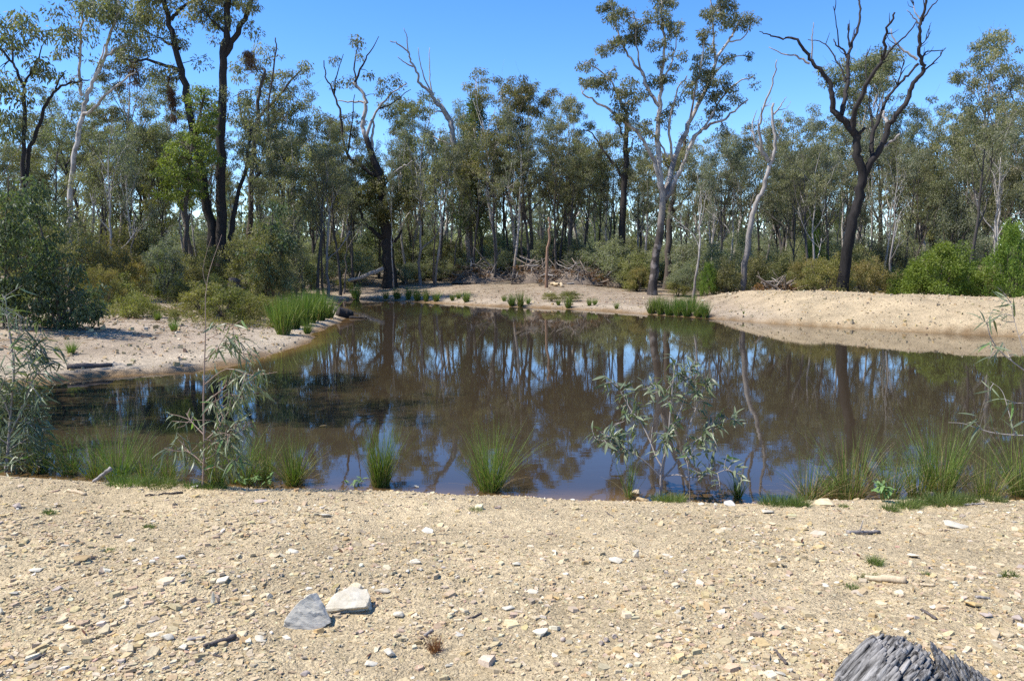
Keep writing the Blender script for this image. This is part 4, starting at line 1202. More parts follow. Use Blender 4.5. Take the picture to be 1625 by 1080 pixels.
def brush_heap(label, px, py, wpx, hpx, nst, leafm, nleaf, seed, roots=True):
    r_ = np.random.default_rng(seed)
    g = ground_at(px, py) if py < 100 else gp(px, py)
    sc = g[1] / F; w = wpx * sc; h = hpx * sc
    root = thing('brush_heap', label, 'brush heap', g, 'bulldozed brush heaps on the far bank')
    V, Fc = [], []
    # earth and root mound
    m_ = 26
    for i in range(m_):
        for j in range(12):
            x_ = (i / (m_ - 1) - .5) * w * 1.02; y_ = (j / 11 - .5) * w * .5
            e = max(0, 1 - (2 * x_ / w) ** 2 - (4 * y_ / w) ** 2)
            V.append([x_, y_, h * .34 * e ** .7 * (1 + 1.6 * float(vnoise(x_ * 3 + seed, y_ * 3))) - .06])
    for i in range(m_ - 1):
        for j in range(11):
            Fc.append([i * 12 + j, (i + 1) * 12 + j, (i + 1) * 12 + j + 1, i * 12 + j + 1])
    obj('earth_mound', np_mesh('earth_mound', np.array(V), np.array(Fc), smooth=True), M['dead_brown'], root)
    T = Tubes(); T2 = Tubes()
    for i in range(nst):
        x_ = r_.uniform(-.5, .5) * w; y_ = r_.normal() * w * .1
        z_ = max(.03, h * .5 * (1 - (2 * x_ / w) ** 2) * r_.uniform(.2, 1.5))
        d = norm(r_.normal(size=3) * np.array([1.3, .6, .6]) + np.array([0, 0, .2])); d[2] *= min(1, hpx / 45); d = norm(d); ln = r_.uniform(.35, 1.1) * (1.5 if i % 9 == 0 else 1) * min(1, hpx / 30 + .2)
        rr = r_.uniform(.010, .030) * (2.6 if i % 6 == 0 else 1)
        p0 = np.array([x_, y_, z_]); p0[2] = max(p0[2], .02 + ln * max(0, -d[2]))
        (T if i % 5 else T2).add([p0, p0 + d * ln * .5 + r_.normal(size=3) * .05, p0 + d * ln], [rr, rr * .8, rr * .35], k=4)
    o = obj('sticks', T.mesh('sticks'), M['dead_brown'], root); o['kind'] = 'stuff'
    o = obj('pale_sticks', T2.mesh('pale_sticks'), M['drift'], root); o['kind'] = 'stuff'
    C = np.stack([r_.uniform(-.5, .5, 40) * w, r_.normal(size=40) * w * .1, r_.uniform(.05, .9, 40) * h * .7], 1)
    o = obj('dry_leaves', leaf_mesh('dry_leaves', [leaf_cloud(C, np.full(40, .22), np.full(40, nleaf // 40), .12, .05)]), M[leafm], root); o['kind'] = 'stuff'
    return root


brush_heap('brown brush heap with curled roots beside the dead-topped grey gum', 768, 447, 100, 40, 170, 'dry_leaf', 1400, 61)
brush_heap('tangled brush heap of pale split roots behind the bare far sand', 846, 448, 70, 46, 130, 'dry_leaf', 700, 62)
brush_heap('long low heap of grey sticks at the centre of the far bank', 905, 450, 100, 40, 190, 'dry_leaf', 900, 63)
brush_heap('low rusty red heap of dead foliage left of the big gum', 962, 453, 85, 32, 90, 'dry_leaf', 3500, 64)
brush_heap('brush heap with orange dead leaves close beside the big gum', 1006, 453, 55, 46, 60, 'dry_leaf', 2600, 65)
brush_heap('dark low heap of logs under the left-hand golden shrubs', 205, 428, 55, 22, 60, 'dry_leaf', 200, 66)
brush_heap('purplish dry brush heap at the left end of the dam wall', 1232, 37.5, 64, 36, 130, 'dry_leaf', 1600, 67)
brush_heap('scattered pale branches at the foot of the stout black tree', 545, 438, 80, 16, 60, 'dry_leaf', 200, 68)
for i, (lb, q0, q1, r0, r1, mt) in enumerate([
    ('long pale fallen branch propped against the stout black tree', (522, 428, .1), (608, 398, 1.0), .07, .14, 'drift'),
    ('fallen grey log lying right of the stout black tree', (640, 431, .1), (708, 436, .1), .07, .12, 'drift'),
    ('fallen brown log along the foot of the forest right of centre', (760, 448, .08), (820, 444, .08), .08, .11, 'dead_brown'),
    ('thin pale log in front of the central brush heaps', (900, 452, .06), (1006, 454, .06), .05, .07, 'drift'),
    ('short pale log lying among the brush heaps', (862, 448, .1), (892, 456, .06), .07, .09, 'stick_pale'),
    ('dark log lying near the foot of the twin dark trunks', (180, 452, .06), (300, 447, .06), .05, .09, 'dark_stick'),
    ('fallen branch on the shaded left bank under low shrubs', (275, 487, .04), (300, 482, .04), .03, .05, 'drift'),
    ('thin stick line across the left bank clearing', (230, 468, .04), (300, 466, .04), .02, .03, 'drift')]):
    a_ = gp(q0[0], q0[1]); b_ = gp(q1[0], q1[1])
    if i == 0:
        a_ = ground_at(q0[0], 50); b_ = ground_at(q1[0], 51.2)
        a_[2] += .15; b_[2] += 1.35
    else:
        a_[2] += q0[2]; b_[2] += q1[2]
    log('fallen_log', lb, a_, b_, r0, r1, mt, seed=i, group='fallen logs on the far bank', branch=[(.5, (.3, 0, 1), .5, r1 * .4)] if i in (0, 2) else None)
g_ = ground_at(868, 46)
hero('dead_stub', 'reddish-brown broken dead trunk standing among the brush heaps', g_, [([(867, 446), (868, 410), (871, 380), (872, 360), (871, 345)], 2.7, 1.8), ([(871, 368), (874, 355), (875, 348)], 1.0, .6)], bark='dead_red', seed=71)
b = gp(374, 468)
hero('tree_stump', 'grey sawn stump at the foot of the dark twin trunks', b, [([(374, 470), (373, 460), (372, 444)], 10, 9)], bark='bark_brown', seed=72, cat='stump', sides=14)
a_, b_ = lying(106, 586, 178, 581, .03)
log('driftwood', 'flat weathered dark driftwood lying on the sand of the left shore', a_, b_, .07, .035, 'dark_stick', 'driftwood', wob=.03, seed=21)
a_, b_ = lying(536, 501, 558, 504, .10)
log('driftwood', 'black waterlogged log at the tip of the left bank rushes', a_, b_, .26, .2, 'bark_dark', 'driftwood', wob=.04, seed=22)
a_, b_ = lying(555, 505, 582, 505, .02)
log('driftwood', 'thin dark branch lying in the water off the left bank', a_, b_, .07, .03, 'bark_dark', 'driftwood', wob=.05, seed=23)

# ------------------------------------------------------------------ rushes and grasses
def blades(n_, rb, lmin, lmax, w, lean, curve, tilt=(0, 0), segs=4):
    a_ = rng.random(n_) * 6.283; r_ = rb * np.sqrt(rng.random(n_))
    bx = np.cos(a_) * r_; by = np.sin(a_) * r_
    aa = a_ + rng.normal(size=n_) * .7
    ln = lmin + (lmax - lmin) * rng.random(n_) ** .8
    out_ = lean * rng.random(n_) ** 1.1 * (.4 + .6 * r_ / (rb + 1e-6)) + np.abs(rng.normal(size=n_)) * .05
    dx = np.cos(aa) * out_ + tilt[0]; dy = np.sin(aa) * out_ + tilt[1]
    cu = curve * rng.random(n_) ** 2
    V = []
    fa = rng.random(n_) * 6.283
    for k in range(segs + 1):
        t = k / segs
        hor = t + cu * t * t * 1.2
        x_ = bx + dx * ln * hor; y_ = by + dy * ln * hor
        z_ = ln * (t * (1 - .35 * np.clip(out_, 0, 1.2)) - cu * np.clip(out_, .2, 1) * t ** 3 * .6) - .02
        ww = w * (1 - t * .92) * .5
        sx = np.cos(fa) * ww; sy = np.sin(fa) * ww
        V.append(np.stack([x_ - sx, y_ - sy, z_], 1)); V.append(np.stack([x_ + sx, y_ + sy, z_], 1))
    V = np.stack(V, 1)                       # n, 2(segs+1), 3
    m_ = V.shape[1]
    base = (np.arange(n_) * m_)[:, None, None]
    q = np.array([[2 * k, 2 * k + 1, 2 * k + 3, 2 * k + 2] for k in range(segs)])[None]
    t = np.repeat(rng.random(n_), m_)
    return V.reshape(-1, 3), (base + q).reshape(-1, 4), t


def tuft(name, label, g, hm, wm, n_, w, dry=.15, lean=.5, curve=.5, mat='rush', cat='rush tuft', group=None, tilt=(0, 0)):
    root = thing(name, label, cat, g, group)
    v, f, t = blades(int(n_ * (1 - dry)), wm * .24, hm * .62, hm * 1.42, w, lean, curve, tilt)
    o = obj('green_blades', np_mesh('green_blades', v, f, tint=t), M[mat], root); o['kind'] = 'stuff'
    if dry:
        v, f, t = blades(max(4, int(n_ * dry)), wm * .26, hm * .3, hm * 1.05, w * .9, lean * 1.35, curve * 1.5, tilt)
        o = obj('dry_blades', np_mesh('dry_blades', v, f, tint=t), M['rush_dry'], root); o['kind'] = 'stuff'
    return root


NEAR_TUFTS = [  # photo x, y of foot, height px, width px, blades, dry share, lean, label
    (605, 771, 102, 60, 330, .12, .30, 'neat upright green rush tuft at the pond edge left of centre'),
    (778, 778, 116, 70, 330, .15, .55, 'spreading green rush tuft alone at the centre of the near bank'),
    (466, 769, 88, 50, 260, .25, .60, 'thin brownish rush tuft beside the small green herb'),
    (188, 762, 110, 60, 240, .15, .65, 'tall open rush tuft between the left sapling and left edge shrub'),
    (110, 752, 80, 50, 200, .15, .6, 'dark low rush tuft beside the left edge shrub'),
    (268, 764, 66, 46, 180, .25, .6, 'short rush tuft just left of the tall thin sapling'),
    (372, 764, 92, 56, 240, .30, .55, 'brownish rush tuft just right of the tall thin sapling'),
    (420, 762, 84, 46, 200, .25, .55, 'narrow rush tuft between the sapling and the brownish tuft'),
    (998, 789, 95, 28, 46, .20, .35, 'sparse few-bladed rush tuft left of the leafy sapling'),
    (1283, 790, 96, 66, 230, .45, .75, 'straw-coloured rush tuft leftmost of the right-hand group'),
    (1350, 792, 150, 74, 330, .35, .62, 'tall mixed green and brown rush tuft in the right-hand group'),
    (1412, 790, 92, 62, 280, .20, .50, 'dark green short rush tuft between two tall ones'),
    (1492, 786, 152, 84, 420, .15, .50, 'tallest bright green rush tuft in the right-hand group'),
    (1562, 790, 98, 74, 260, .35, .65, 'low greyish rush tuft right of the tallest one'),
    (1622, 786, 160, 80, 330, .25, .60, 'green rush tuft cut by the right edge of the picture'),
    (1170, 790, 46, 22, 110, .10, .40, 'small dark tuft under the leafy sapling branches'),
    (62, 750, 74, 50, 170, .2, .6, 'dim rush tuft tucked under the left edge shrub'),
    (150, 758, 92, 50, 190, .2, .7, 'loose rush tuft beside the broken pale wood'),
    (232, 766, 88, 50, 190, .25, .75, 'wide-leaning rush tuft left of the short one'),
    (345, 772, 96, 46, 220, .35, .5, 'brown-stemmed rush tuft directly behind the tall thin sapling'),
    (392, 768, 90, 46, 220, .30, .5, 'dense brownish rush tuft behind the bright green herb'),
    (1320, 788, 80, 40, 150, .45, .7, 'wispy straw rush tuft behind the tan earthy block'),
    (1455, 786, 110, 60, 240, .2, .6, 'slender green rush tuft behind the thistle plant'),
    (1700, 790, 130, 80, 260, .25, .60, 'rush tuft beyond the right edge of the picture'),
]
for px_, py_, hp, wp, nb, dr, le, lb in NEAR_TUFTS:
    g = gp(px_, py_)
    sc = g[1] / F
    tuft('rush_tuft', lb, g, hp * sc * (.80 if px_ > 1200 else .88), wp * sc * .88, int(nb * (.85 if px_ > 1200 else (.75 if px_ < 440 else 1.2))), .0056, dr + (.16 if px_ > 1200 else .06), le * 1.1, .95, group='rush tufts along the near bank')

FAR_T = {}
for key, hm, wm, nb, le in [('u', .85, .75, 170, .45), ('v', .7, .6, 130, .6), ('w', 1.0, .8, 200, .4)]:
    FAR_T[key] = (tuft('rush_clump', 'prototype', (0, 0, -500), hm, wm, int(nb * 1.3), .026, .10, le, .4, group='rush clumps around the pond'), hm)
fused = set()
FAR = [(565, 474, 26, 'u'), (612, 474, 16, 'v'), (630, 474, 20, 'u'), (648, 475, 22, 'w'), (662, 477, 24, 'u'), (676, 478, 22, 'w'), (692, 478, 20, 'v'), (718, 477, 14, 'v'), (740, 479, 20, 'u'), (728, 474, 14, 'v'), (812, 485, 22, 'u'), (826, 486, 26, 'w'), (838, 482, 14, 'v'), (800, 478, 12, 'v'),
       (902, 489, 22, 'u'), (886, 484, 12, 'v'), (935, 485, 14, 'u'), (944, 484, 13, 'v'), (978, 490, 13, 'v'), (1034, 497, 26, 'u'), (1048, 498, 30, 'w'), (1062, 500, 30, 'u'), (1076, 501, 32, 'w'), (1090, 502, 30, 'u'), (1098, 494, 30, 'w'), (1108, 503, 28, 'u'), (1119, 504, 30, 'w'), (1080, 495, 28, 'v'), (1042, 492, 26, 'v'),
       (450, 531, 64, 'w'), (466, 522, 58, 'u'), (480, 516, 56, 'w'), (492, 512, 56, 'u'), (508, 508, 50, 'w'), (520, 505, 42, 'u'), (438, 520, 50, 'v'), (456, 508, 44, 'u'), (474, 503, 44, 'v'), (490, 500, 40, 'w'), (505, 497, 36, 'u'), (445, 500, 34, 'v'), (488, 529, 26, 'v'),
       (113, 562, 24, 'v'), (90, 558, 10, 'v'), (276, 526, 22, 'v'), (250, 508, 18, 'v'), (1180, 498, 6, 'v')]
for px_, py_, hp, key in FAR:
    root, hm = FAR_T[key]
    g = gp(px_, py_); s = .80 * hp * g[1] / F / hm
    side = 'far shore' if px_ > 530 else 'left bank'
    base = f"green rush clump on the {side} near {near_mark(px_)}"
    if key in fused:
        o = copy_tree(root, g, rng.random() * 6, s * rng.uniform(.9, 1.15), '', 'rush clumps around the pond', s)
    else:
        fused.add(key); o = root; o.location = [float(q) for q in g]; o.scale = (s, s, s)
    labelled(o, base, px_)

# short green turf along the near crest
TURF = [(505, 772, 12, 60, .1), (548, 772, 12, 50, .1), (640, 771, 10, 44, .8), (690, 772, 12, 36, .3), (712, 775, 10, 30, .2), (826, 782, 12, 30, 0), (864, 783, 12, 28, 0), (915, 786, 12, 36, .1), (950, 788, 18, 56, .1), (978, 793, 14, 60, .05),
        (1020, 791, 13, 50, .1), (1062, 795, 14, 48, .05), (1110, 793, 10, 40, .2), (1145, 795, 10, 36, .2), (1205, 797, 14, 60, .2), (1235, 800, 16, 56, .2), (1266, 803, 16, 30, .1), (1335, 792, 22, 26, .1), (1412, 808, 10, 22, 0), (1440, 805, 14, 36, .1), (1460, 800, 12, 30, 0),
        (1500, 800, 18, 56, .1), (1530, 798, 14, 36, 0), (1580, 795, 10, 30, 0), (1612, 790, 16, 30, .2), (140, 762, 16, 80, .1), (210, 768, 14, 70, .2), (255, 770, 14, 50, .2), (310, 772, 10, 40, .3), (570, 774, 12, 44, .1), (340, 774, 10, 40, .3), (1680, 800, 14, 50, .1),
        (1378, 918, 10, 22, .1), (1352, 935, 8, 16, .1), (1468, 912, 8, 12, .1), (1600, 915, 10, 18, .1), (78, 815, 8, 16, .1), (237, 838, 7, 12, .1), (170, 873, 7, 14, .1), (1388, 895, 14, 14, .2), (755, 810, 6, 18, .1), (1338, 805, 6, 12, .1)]
for px_, py_, hp, wp, dr in TURF:
    g = gp(px_, py_); sc = g[1] / F
    base = 'small isolated green grass sprig growing in the gravel' if wp < 24 and py_ > 802 else f"short grass patch along the near crest below {near_mark(px_)}"
    root = thing('grass_patch', base, 'grass', g, 'short grass along the near bank')
    nb = int(120 + wp * 8)
    v, f, t = blades(nb, wp * sc * .5, hp * sc * .6, hp * sc * 1.9, .0055, .8, .8, segs=3)
    v[:, 2] += np.array(hgt(v[:, 0] + g[0], v[:, 1] + g[1])) - g[2]
    o = obj('blades', np_mesh('turf_blades', v, f, tint=t), M['rush_dry' if dr > .5 else 'grass'], root); o['kind'] = 'stuff'
    labelled(root, base, px_)
g = gp(690, 1036)
root = tuft('dead_grass_tuft', 'small dead brown grass tuft lying in the front gravel', g, .085, .06, 130, .003, 0, .8, .3, mat='dry_leaf', cat='grass tuft')


# ------------------------------------------------------------------ near saplings: every leaf its own piece
def long_leaf(name, mat, w=.17, fold=.05, droop=.18, n_=6):
    V, Fc = [], []
    for k in range(n_ + 1):
        t = k / n_
        ww = w * .5 * math.sin(math.pi * min(1, t * .94 + .03)) ** .8 * (1.25 - .55 * t)
        z_ = -droop * t * t
        V += [[-ww, t, z_ + fold * ww * 4], [0, t, z_], [ww, t, z_ + fold * ww * 4]]
    for k in range(n_):
        b_ = k * 3
        Fc += [[b_, b_ + 1, b_ + 4, b_ + 3], [b_ + 1, b_ + 2, b_ + 5, b_ + 4]]
    V = np.array(V)
    return np_mesh(name, V, np.array(Fc), smooth=True, tint=np.full(len(V), .5))


def tone(me, tval):
    me.attributes['tint'].data.foreach_set('value', np.full(len(me.vertices), tval, np.float32))


LEAF_WIDE = []
for tv, dr, fo in [(.1, .25, .07), (.45, .4, .12), (.8, .3, .05), (1.0, .5, .10)]:
    m_ = long_leaf('sapling_leaf', None, .215, fo, dr); tone(m_, tv); m_.materials.append(M['sap_leaf']); LEAF_WIDE.append(m_)
LEAF_THIN = []
for tv, dr, fo in [(.1, .3, .05), (.45, .5, .05), (.8, .2, .04), (1.0, .7, .06)]:
    m_ = long_leaf('narrow_leaf', None, .105, fo, dr, 7); tone(m_, tv); m_.materials.append(M['sap_leaf']); LEAF_THIN.append(m_)
LEAF_NEW = long_leaf('young_leaf', None, .16, .06, .3); tone(LEAF_NEW, .9); LEAF_NEW.materials.append(M['herb'])


def sapling(label, base, stems, leaf_meshes, nleaf, lpx, seed, bark='twig_grey', droop=.5, upto=1.0, lo=.15, new=.06, drift=.5, skip=0, boost=None):
    r_ = np.random.default_rng(seed)
    Y0 = base[1]; sc = Y0 / F
    root = thing('sapling', label, 'sapling', base, 'gum saplings on the near bank')
    T = Tubes(); nodes, npx = [], []
    for li, (pts, ra, rb) in enumerate(stems):
        P = np.array(pts, float)
        Ys = Y0
        if npx:
            A = np.array(npx); Ys = nodes[int(np.argmin(((A - P[0]) ** 2).sum(1)))][0][1]
        ln = np.concatenate([[0], np.cumsum(np.linalg.norm(np.diff(P, axis=0), axis=1))])
        sl = r_.uniform(-drift, drift) if li else 0
        W_ = np.array([at(a0, a1, Ys + sl * q * sc) for (a0, a1), q in zip(P, ln)])
        if li == 0:
            W_[0] = base - np.array([0, 0, .05])
        W_ = smooth_path(W_, 4)
        T.add(W_ - base, np.linspace(ra, rb, len(W_)) * sc, k=6, rough=.15)
        wp = smooth_path(P, 4) if len(P) > 2 else np.linspace(P[0], P[-1], len(W_))
        m_ = min(len(wp), len(W_))
        wgt = 1.0 if boost is None else boost[li]
        for q in range(m_):
            npx.append(wp[q]); nodes.append((W_[q], W_[min(q + 1, len(W_) - 1)] - W_[max(q - 1, 0)], wgt * (0 if (li < skip or q / m_ < lo) else 1)))
    # side twigs
    prob = np.array([nd[2] for nd in nodes], float); prob /= prob.sum()
    anchors = []
    for q in range(nleaf // 4):
        k = r_.choice(len(nodes), p=prob)
        p0, d0, _ = nodes[k]
        d = norm(norm(d0) * .5 + r_.normal(size=3) * .8 + np.array([0, 0, .25])); ln = lpx * sc * r_.uniform(.5, 1.5)
        e = p0 + d * ln
        T.add(np.array([p0, (p0 + e) / 2 + r_.normal(size=3) * ln * .06, e]) - base, np.array([.7, .55, .35]) * sc, k=4)
        for f_ in (.35, .6, .8, 1.0):
            anchors.append((p0 + (e - p0) * f_, d))
    obj('stem', T.mesh('sapling_stem'), M[bark], root)
    EV, EF, ET, en = [], [], [], 0
    for q, (p0, d) in enumerate(anchors[:nleaf]):
        me = leaf_meshes[r_.integers(len(leaf_meshes))] if r_.random() > new else LEAF_NEW
        dd = d * .5 + r_.normal(size=3) * .6 + np.array([0, 0, -droop])
        dd = Vector(norm(dd))
        up = Vector(norm(r_.normal(size=3) * .6 + np.array([-.25, -.25, .9])))
        X = dd.cross(up)
        if X.length < 1e-3:
            X = Vector((1, 0, 0))
        X.normalize(); Z = X.cross(dd)
        s = lpx * sc * r_.uniform(.65, 1.3)
        mt = Matrix(((X.x, dd.x, Z.x, 0), (X.y, dd.y, Z.y, 0), (X.z, dd.z, Z.z, 0), (0, 0, 0, 1))) @ Matrix.Diagonal((s, s, s, 1))
        mt.translation = Vector((p0 - base).tolist())
        if q >= 290:
            co = np.empty(len(me.vertices) * 3, np.float32); me.vertices.foreach_get('co', co); co = co.reshape(-1, 3)
            A4 = np.array(mt)
            EV.append(co @ A4[:3, :3].T + A4[:3, 3]); EF.append(np.array([list(pp.vertices) for pp in me.polygons]) + en); en += len(co)
            ET.append(np.full(len(co), r_.random()))
            continue
        o = bpy.data.objects.new('leaf', me); COL.objects.link(o)
        o.parent = root; o.matrix_local = mt
    if EV:
        o = obj('further_leaves', np_mesh('further_leaves', np.concatenate(EV), np.concatenate(EF), smooth=True, tint=np.concatenate(ET)), M['sap_leaf'], root)
        o['kind'] = 'stuff'
    return root


b = gp(1049, 792)
sapling('leafy young gum sapling with broad grey-green leaves at the pond edge right of centre', b,
        [([(1049, 793), (1049, 757), (1052, 739), (1058, 710), (1061, 692), (1064, 653), (1067, 618), (1071, 580)], 3.0, .8), ([(1048, 757), (1031, 739), (1013, 724), (990, 710), (972, 695)], 1.6, .5), ([(990, 710), (965, 700), (942, 697)], .7, .4),
         ([(1051, 741), (1041, 724), (1031, 698), (1016, 668), (1001, 650), (981, 615), (968, 606)], 1.5, .5), ([(1033, 702), (1037, 660), (1036, 625), (1032, 600)], 1.0, .4), ([(1050, 760), (1070, 739), (1084, 715), (1111, 695), (1129, 680), (1155, 665), (1174, 668)], 1.8, .5),
         ([(1086, 713), (1096, 670), (1112, 630), (1120, 610)], 1.1, .4), ([(1062, 690), (1080, 650), (1092, 610), (1094, 590)], 1.0, .4), ([(1055, 755), (1075, 753), (1096, 757), (1132, 752), (1155, 745), (1176, 757)], 1.1, .4), ([(1095, 792), (1094, 757), (1092, 733), (1100, 715)], 1.0, .5),
         ([(1130, 680), (1135, 700), (1142, 715)], .8, .4), ([(1004, 652), (990, 668), (975, 672)], .7, .4)],
        LEAF_WIDE, 600, 18, 81, 'twig_grey', droop=.25, lo=.42, new=.05, boost=[1, .8, .6, 1, 1, 1, 1, 1, .8, .5, .6, .5])
b = gp(321, 774)
sapling('tall thin gum sapling with pinkish stem and long drooping narrow leaves at left', b,
        [([(321, 776), (324, 712), (323, 650), (323, 624), (325, 564), (326, 520), (326, 470)], 1.9, .55), ([(326, 472), (330, 440), (338, 412), (346, 390), (352, 372)], .5, .2), ([(324, 700), (345, 680), (365, 650), (380, 640)], 1.2, .4), ([(323, 640), (350, 620), (375, 600), (400, 605)], 1.2, .4),
         ([(324, 690), (305, 670), (295, 655)], 1.0, .4), ([(323, 655), (340, 640), (362, 625), (385, 630)], 1.0, .4), ([(325, 570), (345, 555), (365, 545), (385, 560)], .9, .4), ([(325, 540), (345, 530), (370, 515)], .8, .4), ([(322, 730), (340, 720), (352, 700), (365, 690)], 1.0, .4), ([(322, 735), (305, 720), (290, 715)], .8, .4),
         ([(324, 610), (360, 585), (400, 595), (440, 590)], .8, .3), ([(328, 455), (322, 430), (328, 400), (336, 375)], .4, .2), ([(322, 745), (345, 740), (370, 735)], .8, .4), ([(322, 720), (350, 690), (372, 680), (390, 690)], .8, .4)],
        LEAF_THIN, 640, 24, 82, 'twig_pink', droop=.9, lo=.25, new=.10, skip=1, boost=[0, .05, 1.2, 1, 1, 1.2, .7, .4, 1.3, 1.1, .5, .04, 1.3, 1.3])
b = gp(8, 748)
sapling('drooping grey-green shrub overhanging the water at the left edge', b,
        [([(8, 750), (14, 700), (18, 640), (22, 580), (14, 520), (8, 470)], 2.6, .8), ([(15, 690), (35, 650), (50, 610), (62, 580)], 1.2, .4), ([(16, 660), (0, 620), (-15, 590)], 1.2, .4), ([(20, 600), (40, 570), (55, 545), (70, 560)], 1.0, .4), ([(12, 715), (35, 700), (55, 690)], 1.0, .4),
         ([(10, 735), (40, 728), (62, 735)], 1.0, .4), ([(14, 705), (-10, 690), (-30, 680)], 1.0, .4), ([(20, 620), (45, 625), (60, 640)], .9, .4), ([(12, 720), (30, 730), (50, 742)], .9, .4), ([(16, 560), (30, 530), (34, 505)], .8, .4), ([(8, 740), (-20, 725), (-50, 720)], 1, .4), ([(16, 670), (40, 670), (58, 680)], .9, .4)],
        LEAF_THIN, 640, 25, 83, 'twig_grey', droop=.45, lo=.3, new=.06, skip=0)
b_ = b; r8 = np.random.default_rng(8)
cs = np.array([at(r8.uniform(-40, 62), r8.uniform(600, 745), b_[1] + r8.uniform(-.1, .5)) for _ in range(90)])
ex = [o_ for o_ in bpy.data.objects if o_.get('label', '').startswith('drooping grey-green shrub')][0]
o = obj('inner_foliage', leaf_mesh('inner_foliage', [leaf_cloud(cs, np.full(90, .10), np.full(90, 14), .10, .014, droop=.5)], b_), M['sap_leaf'], ex); o['kind'] = 'stuff'
b = ground_at(1712, 6.4)
sapling('thin leaning sapling whose twigs reach in from the right edge', b,
        [([(1712, 800), (1700, 740), (1680, 690), (1655, 640), (1640, 600), (1622, 585), (1590, 560), (1572, 535), (1566, 510)], 2.2, .5), ([(1690, 705), (1650, 692), (1610, 690), (1570, 685), (1530, 672), (1505, 670)], 1.2, .4), ([(1610, 690), (1600, 650), (1590, 620), (1572, 605)], .8, .3),
         ([(1640, 605), (1625, 560), (1610, 510), (1604, 480)], .8, .3), ([(1660, 650), (1630, 640), (1598, 640)], .8, .3)],
        LEAF_THIN, 72, 26, 84, 'twig_grey', droop=.2, lo=.35, new=.05, boost=[.8, 1, 1, .9, .8])

# small herbs at the foot of the rushes
def herb(label, px, py, wpx, hpx, n_, seed, lpx):
    r_ = np.random.default_rng(seed); g = gp(px, py); sc = g[1] / F
    root = thing('green_herb', label, 'herb', g)
    T = Tubes()
    for q in range(n_ // 4):
        a_ = r_.random() * 6.283; rr = wpx * sc * .5 * math.sqrt(r_.random()); zt = hpx * sc * r_.uniform(.35, 1)
        e = np.array([math.cos(a_) * rr, math.sin(a_) * rr * .6, zt])
        T.add([[e[0] * .3, e[1] * .3, -.02], e * np.array([.8, .8, .5]), e], [.0022, .0018, .001], k=4)
        for k in range(4):
            o = bpy.data.objects.new('leaf', LEAF_NEW); COL.objects.link(o); o.parent = root
            s = lpx * sc * r_.uniform(.6, 1.2)
            o.location = (e * r_.uniform(.7, 1.0)).tolist(); o.scale = (s * 1.9, s, s)
            o.rotation_euler = (r_.uniform(-.5, .7), r_.uniform(-.4, .4), r_.random() * 6.283)
    obj('stem', T.mesh('herb_stem'), M['herb'], root)


herb('bright green leafy herb at the foot of the brownish left rush tufts', 412, 773, 80, 26, 72, 91, 10)
herb('pale green lobed thistle plant in front of the right-hand rushes', 1404, 796, 34, 38, 32, 92, 15)
herb('small green weed low in the gravel crest below the left tuft', 560, 770, 40, 18, 28, 93, 9)

# fallen leaf on the water
m_ = long_leaf('floating_leaf', None, .42, .10, -.12, 6)
m_.materials.append(M['rush_dry'])
g = gp(510, 677)
o = obj('floating_leaf', m_, None, None, (g[0] - .03, g[1], .006)); o.scale = (.10, .10, .10); o.rotation_euler = (0, 0, -1.5)
tag(o, 'curled orange leaf floating on the water beyond the left rush tufts', 'leaf')

# ------------------------------------------------------------------ stones
PAL = np.array([[.50, .40, .24], [.58, .49, .32], [.64, .56, .41], [.47, .33, .16], [.38, .31, .24], [.56, .45, .30], [.70, .65, .53], [.46, .32, .23], [.42, .34, .22], [.54, .42, .22]])
PW = np.array([.22, .17, .10, .08, .08, .14, .04, .04, .07, .06]); PW /= PW.sum()


def chip_field(n_, k, size, thick, tilt, P, colr):
    """n_ flat angular chips of k sides at the points P"""
    a_ = (np.arange(k)[None] + rng.uniform(-.32, .32, (n_, k))) / k * 2 * math.pi + rng.random((n_, 1)) * 6.283
    r_ = size[:, None] * rng.uniform(.65, 1.2, (n_, k)) * .5
    asp = rng.uniform(.5, 1.0, (n_, 1))
    x_ = np.cos(a_) * r_; y_ = np.sin(a_) * r_ * asp
    ro = rng.random((n_, 1)) * 6.283
    X = x_ * np.cos(ro) - y_ * np.sin(ro); Y = x_ * np.sin(ro) + y_ * np.cos(ro)
    tx = rng.normal(size=(n_, 1)) * tilt; ty = rng.normal(size=(n_, 1)) * tilt
    Zt = X * tx + Y * ty
    top = np.stack([X * .88, Y * .88, Zt + thick[:, None] * .75 + rng.normal(size=(n_, k)) * thick[:, None] * .12], -1)
    bot = np.stack([X, Y, Zt - thick[:, None] * .6], -1)
    V = (np.concatenate([top, bot], 1) + P[:, None]).reshape(-1, 3)
    b_ = (np.arange(n_) * 2 * k)[:, None]
    ft = b_ + np.arange(k)[None]
    i = np.arange(k); j = (i + 1) % k
    fs = (b_[:, :, None] + np.stack([i, i + k, j + k, j], 1)[None]).reshape(-1, 4)
    return V, ft, fs, np.repeat(colr, 2 * k, 0)


def chip_colours(n_):
    c_ = PAL[rng.choice(len(PAL), n_, p=PW)] * rng.uniform(.64, .97, (n_, 1))
    c_ = c_ * .76 * np.array([1.02, 1.0, .96]) + np.array([.46, .355, .20]) * .24
    return c_ * (1 + rng.normal(size=(n_, 3)) * .03)


def near_points(n_, y0=2.3, y1=7.0, pw=1.6):
    u = rng.random(n_)
    e = 1 - pw
    y_ = (y0 ** e + u * (y1 ** e - y0 ** e)) ** (1 / e)
    x_ = rng.uniform(-1, 1, n_) * (y_ * .72 + .9)
    s_ = sd_pond(x_, y_)
    ok = s_ > .12
    return x_[ok], y_[ok], s_[ok]


